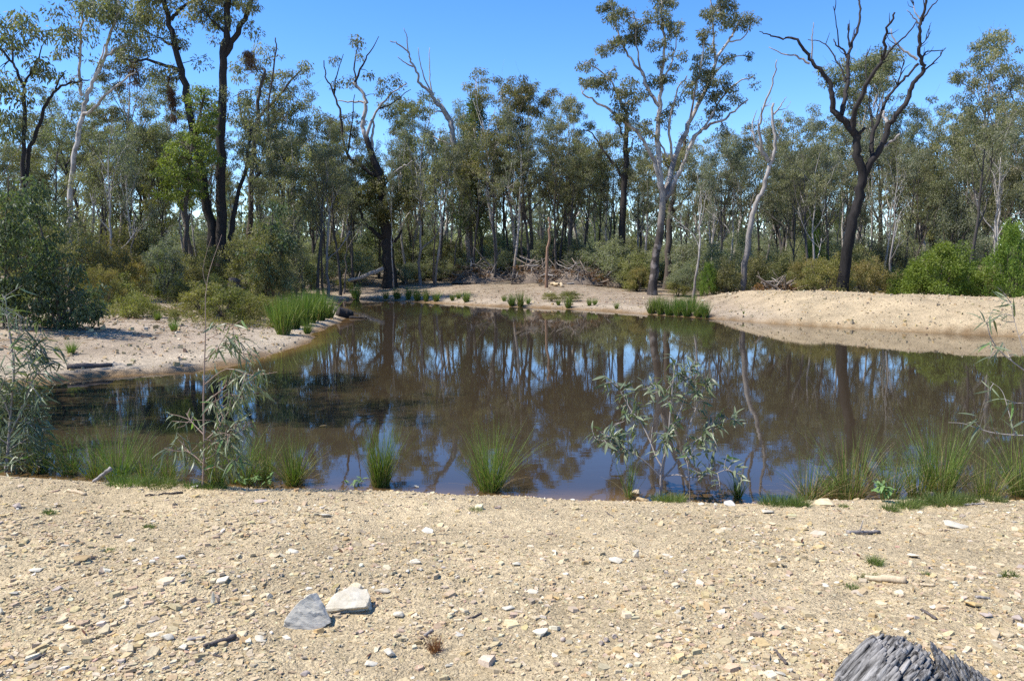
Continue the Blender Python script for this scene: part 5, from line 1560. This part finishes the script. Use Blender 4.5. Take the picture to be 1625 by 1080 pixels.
Vs, Fq, Ft, Cs, off = [], [], [], [], 0
for n_, k, smin, smed, sg, smax in [(62000, 3, .005, .0095, .35, .022), (52000, 4, .009, .018, .42, .055), (11000, 5, .018, .034, .38, .09)]:
    x_, y_, s_ = near_points(n_)
    # chips lie thicker in patches
    pn = vnoise(x_ * 1.3, y_ * 1.3) + .5 * vnoise(x_ * 4, y_ * 4)
    keep = rng.random(len(x_)) < np.clip(.62 + 1.0 * pn, .12, 1)
    x_, y_ = x_[keep], y_[keep]
    m_ = len(x_)
    size = np.clip(smed * np.exp(rng.normal(size=m_) * sg), smin, smax)
    th = size * rng.uniform(.07, .24, m_)
    P = np.stack([x_, y_, hgt(x_, y_) + th * .25], 1)
    V, ft, fs, cc = chip_field(m_, k, size, th, .17, P, chip_colours(m_))
    Vs.append(V); Cs.append(cc); Fq.append(fs + off); Ft.append(ft + off); off += len(V)
gr = obj('gravel', np_mesh('gravel', np.concatenate(Vs), [np.concatenate(Fq)] + Ft, col=np.concatenate(Cs)), M['chips'])
gr['kind'] = 'stuff'
tag(gr, 'tan and cream angular shale gravel spread over the near bank', 'gravel')
# pebbles over the dam wall and the far and left banks
x_ = np.concatenate([rng.uniform(8, 24, 9000), rng.uniform(-13, -4, 3000), rng.uniform(-9, 10, 2600)])
y_ = np.concatenate([rng.uniform(18, 46, 9000), rng.uniform(14, 30, 3000), rng.uniform(34, 48, 2600)])
s_ = sd_pond(x_, y_); ok = (s_ > .15) & (s_ < 6)
x_, y_ = x_[ok], y_[ok]; m_ = len(x_)
size = np.clip(.050 * np.exp(rng.normal(size=m_) * .5), .02, .20)
th = size * rng.uniform(.2, .5, m_)
V, ft, fs, cc = chip_field(m_, 4, size, th, .25, np.stack([x_, y_, hgt(x_, y_) + th * .2], 1), chip_colours(m_) * rng.uniform(.72, 1.12, (m_, 1)))
o = obj('bank_pebbles', np_mesh('bank_pebbles', V, [fs, ft], col=cc), M['chips']); o['kind'] = 'stuff'
tag(o, 'small pale stones strewn over the sandy banks across the pond', 'pebbles')
# leaf and twig litter on the shaded banks
n_ = 9000
x_ = np.concatenate([rng.uniform(-22, -5, n_ // 2), rng.uniform(-14, 16, n_ // 2)]); y_ = np.concatenate([rng.uniform(16, 48, n_ // 2), rng.uniform(36, 62, n_ // 2)])
s_ = sd_pond(x_, y_); ok = s_ > 1.6
x_, y_ = x_[ok], y_[ok]; z_ = hgt(x_, y_) + .015
v, f, t = leaf_cloud(np.stack([x_, y_, z_], 1), np.full(len(x_), .05), np.full(len(x_), 1), .26, .045, droop=0, flat=.05)
v[:, 2] = np.repeat(z_, 4) + rng.random(len(v)) * .03
o = obj('leaf_litter', np_mesh('leaf_litter', v, f, tint=t), M['dry_leaf']); o['kind'] = 'stuff'
tag(o, 'brown fallen leaves and twigs strewn under the trees across the pond', 'leaf litter')

M['stone_tan'] = stone_mat('stone_tan', (.46, .36, .21), (.60, .49, .32))
M['stone_cream'] = stone_mat('stone_cream', (.48, .405, .28), (.59, .525, .40))
M['stone_white'] = stone_mat('stone_white', (.45, .392, .284), (.57, .52, .41), scale=20, bump=.007)
M['stone_grey'] = stone_mat('stone_grey', (.40, .37, .305), (.56, .52, .435), scale=10, bump=.006, layers=5)
M['stone_ochre'] = stone_mat('stone_ochre', (.42, .27, .10), (.58, .41, .19))
M['stone_mauve'] = stone_mat('stone_mauve', (.31, .25, .20), (.42, .345, .285))
M['stone_brown'] = stone_mat('stone_brown', (.26, .18, .09), (.40, .29, .15))


def rock_mesh(name, seed, dims, npts=16, flat=1.0, bevel=.08):
    r_ = np.random.default_rng(seed)
    bm = bmesh.new()
    P = r_.normal(size=(npts, 3)); P /= np.linalg.norm(P, axis=1)[:, None] ** .75
    P /= np.abs(P).max(0)[None]
    for q in P:
        bm.verts.new((q * np.array(dims) * .5).tolist())
    res = bmesh.ops.convex_hull(bm, input=bm.verts)
    bmesh.ops.delete(bm, geom=[g for g in res['geom_interior'] if isinstance(g, bmesh.types.BMVert)], context='VERTS')
    for v_ in [v_ for v_ in bm.verts if not v_.link_faces]:
        bm.verts.remove(v_)
    if bevel:
        bmesh.ops.bevel(bm, geom=list(bm.edges), offset=min(dims) * bevel, segments=1, affect='EDGES')
    me = bpy.data.meshes.new(name); bm.to_mesh(me); bm.free()
    return me


ROCKS = [  # x, y centre, width px, height px, material, label
    (486, 975, 84, 52, 'stone_grey', None), (549, 960, 80, 36, 'stone_white', None),
    (605, 935, 30, 16, 'stone_cream', 'cream blocky stone just above the white rock'), (572, 932, 10, 14, 'stone_white', 'tiny pointed white stone above the white rock'), (659, 888, 24, 20, 'stone_cream', 'squarish cream stone alone above the two big rocks'), (667, 903, 10, 8, 'stone_cream', 'little cream chip below the squarish cream stone'),
    (677, 840, 28, 14, 'stone_grey', 'flat grey oval stone high in the centre gravel'), (461, 873, 25, 14, 'stone_white', 'pale bluish-white wedge stone left of centre'), (433, 880, 24, 10, 'stone_tan', 'flat tan slab beside the bluish-white wedge'), (632, 972, 20, 22, 'stone_cream', 'upright cream stone right of the white rock'),
    (735, 968, 22, 20, 'stone_tan', 'flat yellow-tan diamond stone right of centre front'), (715, 972, 16, 16, 'stone_tan', 'tan chip touching the yellow diamond stone'), (617, 1033, 24, 16, 'stone_white', 'whitish chip above the dead grass tuft'), (588, 1052, 24, 12, 'stone_white', 'flat whitish chip left of the dead grass tuft'), (483, 1065, 20, 18, 'stone_mauve', 'dark grey rounded stone at the bottom left of centre'),
    (428, 945, 14, 16, 'stone_cream', 'pale greenish block left of the grey rock'), (336, 945, 15, 36, 'stone_white', 'tall narrow white shard standing at the left'), (345, 948, 12, 22, 'stone_mauve', 'thin dark slab behind the tall white shard'), (352, 917, 24, 20, 'stone_cream', 'cream flat stone above the tall white shard'), (334, 906, 16, 12, 'stone_cream', 'small cream chip at the upper left scarp'),
    (390, 945, 20, 16, 'stone_white', 'whitish block right of the tall white shard'), (373, 933, 14, 12, 'stone_mauve', 'dark mauve cube between pale stones'), (241, 888, 16, 16, 'stone_white', 'white-topped stone at the left'), (284, 882, 20, 10, 'stone_grey', 'small flat grey stone left of the scarp'), (263, 1008, 30, 26, 'stone_white', 'large split white slab at the lower left'),
    (243, 1004, 32, 14, 'stone_cream', 'cream wedge beside the split white slab'), (290, 1026, 26, 16, 'stone_cream', 'cream rounded stone below the split white slab'), (412, 1012, 26, 18, 'stone_cream', 'flat cream chip left of the grey rock'), (384, 1004, 24, 12, 'stone_tan', 'tan chip between the cream stones'), (54, 902, 24, 12, 'stone_cream', 'cream oval stone near the left edge'),
    (125, 886, 36, 12, 'stone_brown', 'long brown flat slab at the upper left'), (1, 968, 14, 18, 'stone_white', 'white stone cut by the left edge'), (109, 995, 22, 14, 'stone_tan', 'tan elongated stone at the lower left'), (20, 940, 14, 12, 'stone_cream', 'pale stone close to the left edge'), (90, 932, 20, 10, 'stone_mauve', 'mauve flat stone at left'),
    (977, 884, 28, 22, 'stone_white', 'blocky white stone right of centre with dark underside'), (1010, 879, 14, 16, 'stone_cream', 'cream chip beside the blocky white stone'), (1000, 887, 16, 14, 'stone_tan', 'tan chip right under the blocky white stone'), (820, 892, 18, 12, 'stone_white', 'white wedge left of the blocky white stone'), (858, 1000, 28, 20, 'stone_cream', 'tapered cream stone in the centre front'),
    (807, 962, 24, 14, 'stone_white', 'bright white flat chip in the centre front'), (843, 938, 24, 12, 'stone_cream', 'cream flat stone above the tapered one'), (922, 946, 14, 10, 'stone_white', 'small white chip right of centre'), (896, 910, 14, 10, 'stone_grey', 'small grey stone right of centre'), (1047, 1011, 22, 14, 'stone_white', 'shiny white oval stone near the gumnuts'),
    (1031, 1020, 18, 18, 'stone_tan', 'tan block beside the white oval stone'), (880, 1038, 16, 10, 'stone_cream', 'cream chip at the bottom centre'), (922, 1050, 18, 12, 'stone_tan', 'tan wedge at the bottom centre'), (998, 1057, 20, 14, 'stone_cream', 'cream stone at the bottom right of centre'), (1228, 893, 20, 18, 'stone_brown', 'brown upright stone right of the gravel middle'),
    (1521, 832, 44, 12, 'stone_white', 'wide flat white stone on the right crest'), (1300, 846, 30, 8, 'stone_cream', 'long flat pale slab below the dry rushes'), (1452, 880, 22, 10, 'stone_cream', 'cream oval chip right of the grass sprig'), (1446, 895, 10, 14, 'stone_tan', 'small tan stone under the cream oval chip'), (1550, 958, 40, 16, 'stone_ochre', 'orange ochre slab near the right edge'),
    (1565, 974, 22, 12, 'stone_mauve', 'dark slate chip under the ochre slab'), (1312, 928, 22, 8, 'stone_white', 'white flat chip left of the pale stick'), (1619, 978, 24, 22, 'stone_mauve', 'bluish grey stone cut by the right edge'), (1237, 1068, 24, 16, 'stone_white', 'white square chip left of the stump'), (1255, 1062, 16, 16, 'stone_cream', 'cream chip near the white square chip'),
    (1585, 1068, 18, 18, 'stone_white', 'white chip right of the stump'), (1480, 962, 18, 10, 'stone_cream', 'white shard below the dark twig'), (1400, 956, 22, 10, 'stone_tan', 'tan slab with dark crack at right'), (513, 817, 30, 10, 'stone_cream', 'wide cream slab below the brownish tuft'), (412, 793, 24, 12, 'stone_mauve', 'mauve grey stone below the green herb'), (25, 800, 20, 12, 'stone_mauve', 'grey lump at upper left'),
    (310, 770, 18, 10, 'stone_grey', 'grey stone at the foot of the tall thin sapling'), (1011, 778, 22, 14, 'stone_tan', 'rounded tan stone in the grass left of the leafy sapling'), (1018, 790, 24, 12, 'stone_brown', 'reddish brown stone under the rounded tan one'), (910, 791, 12, 8, 'stone_white', 'white pebble on the crest right of centre'), (1113, 798, 12, 8, 'stone_white', 'white pebble right of the leafy sapling'),
    (1220, 810, 22, 12, 'stone_white', 'bright white stone at the crest grass'), (1134, 798, 12, 8, 'stone_white', 'white pebble at the foot of the dark tuft'), (1160, 797, 34, 12, 'stone_grey', 'dark grey slab at the crest right of the leafy sapling'), (1310, 793, 40, 22, 'stone_tan', 'tan earthy block between the dry rush tufts'), (660, 771, 14, 6, 'stone_white', 'white chip at the foot of the neat rush tuft')]
for i, (px_, py_, wp, hp, mt, lb) in enumerate(ROCKS):
    g = gp(px_, py_ + hp * .42); sc = g[1] / F
    w = wp * sc; hh_ = hp * sc
    elev = math.atan2(CAM_H - g[2], g[1])
    if i < 2:
        continue
    vert = hp / wp > 1.1
    d_ = (w, w * (.35 if vert else .7), max(hh_ * (.95 if vert else .55), .012))
    me = rock_mesh('stone', 300 + i, d_, 13 + i % 6)
    o = obj('stone', me, M[mt], None, (g[0], g[1] + d_[1] * .25, g[2] + d_[2] * .28))
    o.rotation_euler = (rng.normal() * .12, rng.normal() * .12, rng.normal() * .5)
    tag(o, lb, 'stone', 'separate stones in the near gravel')


def fine_rock(name, label, profile, depth_px, mat, px, py, seed, cat='rock', amp=.05, flat_top=.2):
    """a big stone: a faceted block with the outline of the photograph's, carved by noise"""
    r_ = np.random.default_rng(seed)
    g = gp(px, py); sc = g[1] / F
    bm = bmesh.new()
    D = depth_px * sc
    for prof_ in (profile if isinstance(profile[0], list) else [profile]):
        nv_ = [bm.verts.new(((ox - px) * sc, oy * D, (py - oz) * sc * 1.04)) for (ox, oz, oy) in prof_]
        bmesh.ops.convex_hull(bm, input=nv_)
    for v_ in [v_ for v_ in bm.verts if not v_.link_faces]:
        bm.verts.remove(v_)
    bmesh.ops.triangulate(bm, faces=bm.faces[:])
    bmesh.ops.bevel(bm, geom=list(bm.edges), offset=.9 * sc, segments=1, affect='EDGES')
    bmesh.ops.triangulate(bm, faces=bm.faces[:])
    for _ in range(3):
        bmesh.ops.subdivide_edges(bm, edges=bm.edges[:], cuts=1, use_grid_fill=True)
    for v_ in bm.verts:
        c_ = v_.co / sc
        d_ = float(vnoise(c_.x * .06 + seed, c_.z * .10 + c_.y * .08)) * 3.4 + float(vnoise(c_.x * .2 + c_.z * .16, c_.z * .28 + c_.y * .2 + seed)) * 1.6
        d_ = d_ * 1.5 + float(vnoise((c_.x * .45 + c_.z * .85 + c_.y * .3) * .42 + seed, c_.x * .03)) * 2.6
        v_.co += v_.normal * d_ * sc * amp * 20 * .5
    me = bpy.data.meshes.new(name); bm.to_mesh(me); bm.free()
    o = obj(name, me, M[mat], None, (g[0], g[1], g[2] - .016))
    return tag(o, label, cat)


fine_rock('grey_rock', 'big layered grey rock lying in the front gravel left of centre',
          [(445, 998, .1), (452, 975, .1), (447, 985, .8), (470, 955, .35), (486, 948, .55), (495, 950, .9), (526, 988, .25), (520, 992, .7), (500, 1000, -.05), (470, 1000, -.08), (450, 1001, 0), (460, 1002, .9), (515, 1000, .9), (480, 1006, .0)],
          46, 'stone_grey', 486, 1000, 5)
fine_rock('white_rock', 'big white rock with shaded front, right of the layered grey rock',
          [[(512, 962, .0), (516, 953, .5), (532, 944, .6), (546, 942, 1.0), (578, 944, .9), (586, 950, .5), (583, 957, -.05), (541, 962, -.05), (520, 966, .0), (540, 958, 1.0), (580, 966, .9), (538, 970, .2), (586, 966, .3)],
           [(514, 966, .1), (514, 975, .1), (536, 974, .05), (540, 978, .22), (588, 980, .25), (590, 970, .4), (584, 960, .3), (545, 960, .3), (530, 980, 1.0), (585, 980, 1.0), (530, 955, .9), (582, 955, .9)]],
          44, 'stone_white', 549, 976, 9)

# gumnuts
for i, (px_, py_, lb) in enumerate([(954, 1020, 'round grey-brown gumnut, left one of the pair in front'), (962, 1017, 'round grey-brown gumnut, right one of the pair in front'), (975, 1010, 'single round gumnut right of the pair in front'), (893, 1014, 'dark oval gumnut left of the pair in front')]):
    g = gp(px_, py_ + 3); r_ = 4.6 * g[1] / F
    bm = bmesh.new(); bmesh.ops.create_icosphere(bm, subdivisions=2, radius=r_)
    for v_ in bm.verts:
        if v_.co.x > r_ * .55:
            v_.co.x = r_ * .55 - (v_.co.x - r_ * .55) * .4
        v_.co.z *= .9
    me = bpy.data.meshes.new('gumnut'); bm.to_mesh(me); bm.free()
    o = obj('gumnut', me, M['stone_mauve'], None, (g[0], g[1], g[2] + r_ * .7)); o.rotation_euler = (0, rng.uniform(-.5, .5), rng.random() * 6)
    tag(o, lb, 'gumnut', 'gumnuts in the front gravel')

# loose medium shards that nothing tells apart, by colour and place
SMESH = [rock_mesh('shard', 700 + i, (1, rng.uniform(.5, .85), rng.uniform(.10, .26)), 12, bevel=.12) for i in range(14)]
SMAT = ['stone_tan', 'stone_cream', 'stone_tan', 'stone_white', 'stone_ochre', 'stone_mauve', 'stone_cream', 'stone_tan', 'stone_grey', 'stone_brown']
SNAME = {'stone_tan': 'tan', 'stone_cream': 'cream', 'stone_white': 'whitish', 'stone_ochre': 'ochre', 'stone_mauve': 'mauve-grey', 'stone_grey': 'grey', 'stone_brown': 'brown'}
SDATA = {}
x_, y_, s_ = near_points(330, 2.7, 6.6, 1.5)
for i in range(min(220, len(x_))):
    mt = SMAT[rng.integers(len(SMAT))]; k = int(rng.integers(len(SMESH)))
    if (mt, k) not in SDATA:
        me = SMESH[k].copy(); me.materials.clear(); me.materials.append(M[mt]); SDATA[(mt, k)] = me
    s = float(np.clip(.040 * math.exp(rng.normal() * .3), .024, .085))
    o = bpy.data.objects.new('shard', SDATA[(mt, k)]); COL.objects.link(o)
    o.location = (float(x_[i]), float(y_[i]), h1(x_[i], y_[i]) + s * .07); o.scale = (s, s, s)
    o.rotation_euler = (rng.normal() * .2, rng.normal() * .2, rng.random() * 6.283)
    px_ = CX + F * x_[i] / y_[i]
    zone = 'left' if px_ < 540 else ('middle' if px_ < 1080 else 'right')
    dep = 'front' if y_[i] < 3.9 else ('central' if y_[i] < 5 else 'rear')
    tag(o, f"small flat {SNAME[mt]} shard lying loose in the {dep} {zone} gravel", 'stone', f"{SNAME[mt]} shards in the {dep} {zone} gravel")

# sticks and twigs in the gravel
STICKS = [(1372, 921, 1437, 925, .016, .021, 'stick_pale', 'thick pale cut stick lying beside a grass sprig at right'), (324, 1029, 374, 1013, .008, .013, 'dark_stick', 'dark grey stick lying at the lower left'), (298, 1018, 326, 1014, .010, .007, 'drift', 'pale grey splinter left of the dark stick'),
          (330, 1040, 352, 1043, .004, .005, 'dark_stick', 'thin curled dark twig under the dark stick'), (1462, 968, 1486, 985, .006, .007, 'dark_stick', 'thin dark twig slanting at the right'), (1345, 846, 1396, 846, .014, .010, 'drift', 'weathered branch on the right crest with one upright twig'), (1443, 784, 1482, 789, .024, .030, 'drift', 'grey driftwood piece at the foot of the tall right rushes'),
          (1528, 803, 1562, 800, .010, .006, 'drift', 'thin driftwood branch on the right crest'), (230, 787, 290, 783, .006, .009, 'dark_stick', 'dark twig on the left crest'), (108, 780, 136, 786, .012, .014, 'stick_pale', 'short pale stick on the left crest'), (18, 1045, 24, 1060, .007, .005, 'dark_stick', 'tiny dark twig by the lower left edge'), (54, 1052, 74, 1038, .007, .004, 'dark_stick', 'small dark stick at the lower left corner'),
          (748, 982, 764, 975, .006, .006, 'dark_stick', 'short brown twig right of the yellow diamond stone'), (674, 1012, 686, 1002, .008, .007, 'drift', 'short grey stub above the dead grass tuft'), (1460, 930, 1482, 932, .008, .008, 'stick_pale', 'short tan stick right of the thick pale stick'), (1230, 1036, 1248, 1056, .006, .008, 'dark_stick', 'dark splinter left of the stump'), (1548, 950, 1570, 952, .008, .006, 'drift', 'grey splinter above the ochre slab'),
          (148, 764, 176, 742, .014, .020, 'drift', 'broken pale wood piece among the left rush tufts'), (960, 812, 974, 822, .004, .002, 'dark_stick', 'brown leaf-like splinter on the centre right crest')]
for i, (xa, ya, xb, yb, r0, r1, mt, lb) in enumerate(STICKS):
    a_, b_ = lying(xa, ya, xb, yb, max(r0, r1) * .75)
    if 'broken' in lb:
        a_ = gp(148, 766); b_ = a_ + np.array([.14, .05, .12]); a_[2] += .01
    log('stick', lb, a_, b_, r0, r1, mt, 'stick', wob=.05, seed=40 + i, group='sticks in the near gravel', branch=[(.45, (.35, .1, 1), .10, .006)] if 'upright' in lb else None, k=8)

# fallen gum leaves in the gravel
m3 = []
for tv, mt in [(.2, 'mistletoe'), (.8, 'mistletoe'), (.6, 'rush_dry')]:
    q = long_leaf('fallen_leaf', None, .2, .08, -.08, 5); tone(q, tv); q.materials.append(M[mt]); m3.append(q)
x_, y_, s_ = near_points(60, 2.8, 6.4, 1.5)
for i in range(min(46, len(x_))):
    o = bpy.data.objects.new('fallen_leaf', m3[i % 3]); COL.objects.link(o)
    s = rng.uniform(.05, .085); o.scale = (s, s, s)
    o.location = (float(x_[i]), float(y_[i]), h1(x_[i], y_[i]) + .012); o.rotation_euler = (rng.normal() * .1, rng.normal() * .15, rng.random() * 6.283)
    px_ = CX + F * x_[i] / y_[i]; zone = 'left' if px_ < 540 else ('middle' if px_ < 1080 else 'right')
    hue = 'straw-coloured' if i % 3 == 2 else 'reddish-brown'
    dep = 'front' if y_[i] < 3.9 else ('central' if y_[i] < 5 else 'rear')
    tag(o, f"dry {hue} gum leaf fallen on the {dep} {zone} gravel", 'leaf', f"{hue} fallen leaves on the {dep} {zone} gravel")

# ------------------------------------------------------------------ the weathered stump at the lower right
g = gp(1464, 1108)
SY = g[1]; sc = SY / F
ENV_X = [-.33, -.29, -.24, -.19, -.14, -.08, 0, .025, .05, .11, .16, .22, .28, .33]
ENV_Z = [.0, .05, .10, .160, .212, .222, .220, .190, .195, .182, .155, .100, .045, .0]
r9 = np.random.default_rng(19)
T = Tubes()
# solid heart of the stump
zz = np.linspace(0, 1, 7)
T.add(np.stack([np.linspace(-.05, .0, 7), np.zeros(7), zz * .15 - .05], 1), .24 * (1 - .55 * zz), k=14, rough=.25)
ENV_Z = [z_ * .80 for z_ in ENV_Z]
for q in range(380):
    left = q % 2 == 0
    tx = r9.uniform(-.155, .05) if left else r9.uniform(.02, .31)
    ty = r9.uniform(-1, .8) * .20 * math.sqrt(max(0, 1 - (tx / .33) ** 2))
    H = float(np.interp(tx, ENV_X, ENV_Z)) * (1 - .40 * max(0, -ty / .2) ** 1.2 - .15 * max(0, ty / .2)) * (r9.uniform(.90, 1.02) if left else r9.uniform(.72, 1.04))
    d = norm(np.array([.66, .12, .74]) + r9.normal(size=3) * .022) if left else norm(np.array([-.32, .14, .90]) + r9.normal(size=3) * .07)
    top = np.array([tx, ty, H]); L = (H + .10) / d[2]
    if not left and q % 3 == 0:
        L *= r9.uniform(.5, 1.0)
    m_ = 9
    t_ = np.linspace(0, 1, m_)[:, None]
    P = (top - d * L) * (1 - t_) + top * t_ + r9.normal(size=(m_, 3)) * .0016
    wd = (r9.uniform(.009, .022) if left else r9.uniform(.008, .017)) * (.55 if q % 5 == 0 else 1)
    rad = wd * np.array([1.1, 1.1, 1.05, 1, 1, 1, .95, .8, .45 if left else .15])
    T.add(P, rad, k=7, rough=.22)
Vst = np.concatenate(T.V); Fst = np.concatenate(T.F); tri = Fst[:, 2] == Fst[:, 3]
sv, sf = Vst, [Fst[~tri], Fst[tri][:, :3]]
ms, nt, n, l = new_mat('weathered_stump_wood')
out = n.new('ShaderNodeOutputMaterial'); tc = n.new('ShaderNodeTexCoord')
mp = n.new('ShaderNodeMapping'); mp.inputs['Scale'].default_value = (70, 34, 1.8)
mp0 = n.new('ShaderNodeMapping'); mp0.inputs['Rotation'].default_value = (0, -.6435, 0)
l.new(tc.outputs['Object'], mp0.inputs[0]); l.new(mp0.outputs[0], mp.inputs[0])
no = n.new('ShaderNodeTexNoise'); no.inputs['Scale'].default_value = 1; no.inputs['Detail'].default_value = 5; no.inputs['Roughness'].default_value = .7
l.new(mp.outputs[0], no.inputs['Vector'])
r = ramp(n, [(.38, (.024, .022, .020)), (.48, (.150, .142, .132)), (.66, (.335, .318, .296))]); l.new(no.outputs[0], r.inputs[0])
p = n.new('ShaderNodeBsdfPrincipled'); p.inputs['Roughness'].default_value = .85; p.inputs['Specular IOR Level'].default_value = .2
l.new(r.outputs[0], p.inputs['Base Color'])
b_ = n.new('ShaderNodeBump'); b_.inputs['Strength'].default_value = 1; b_.inputs['Distance'].default_value = .006
l.new(no.outputs[0], b_.inputs['Height']); l.new(b_.outputs[0], p.inputs['Normal']); l.new(p.outputs[0], out.inputs['Surface'])
st = obj('weathered_stump', np_mesh('weathered_stump', sv, sf, smooth=True), ms, None, (g[0], g[1] + .03, g[2]))
tag(st, 'weathered grey grooved tree stump at the lower right corner', 'stump')

settle_labels()
# prototypes that were never used leave no trace
for k_, (root, *_r) in list(PROTO.items()) + list(SHRUB.items()) + list(FAR_T.items()):
    if root['label'] == 'prototype':
        for ch in list(root.children):
            bpy.data.objects.remove(ch)
        bpy.data.objects.remove(root)
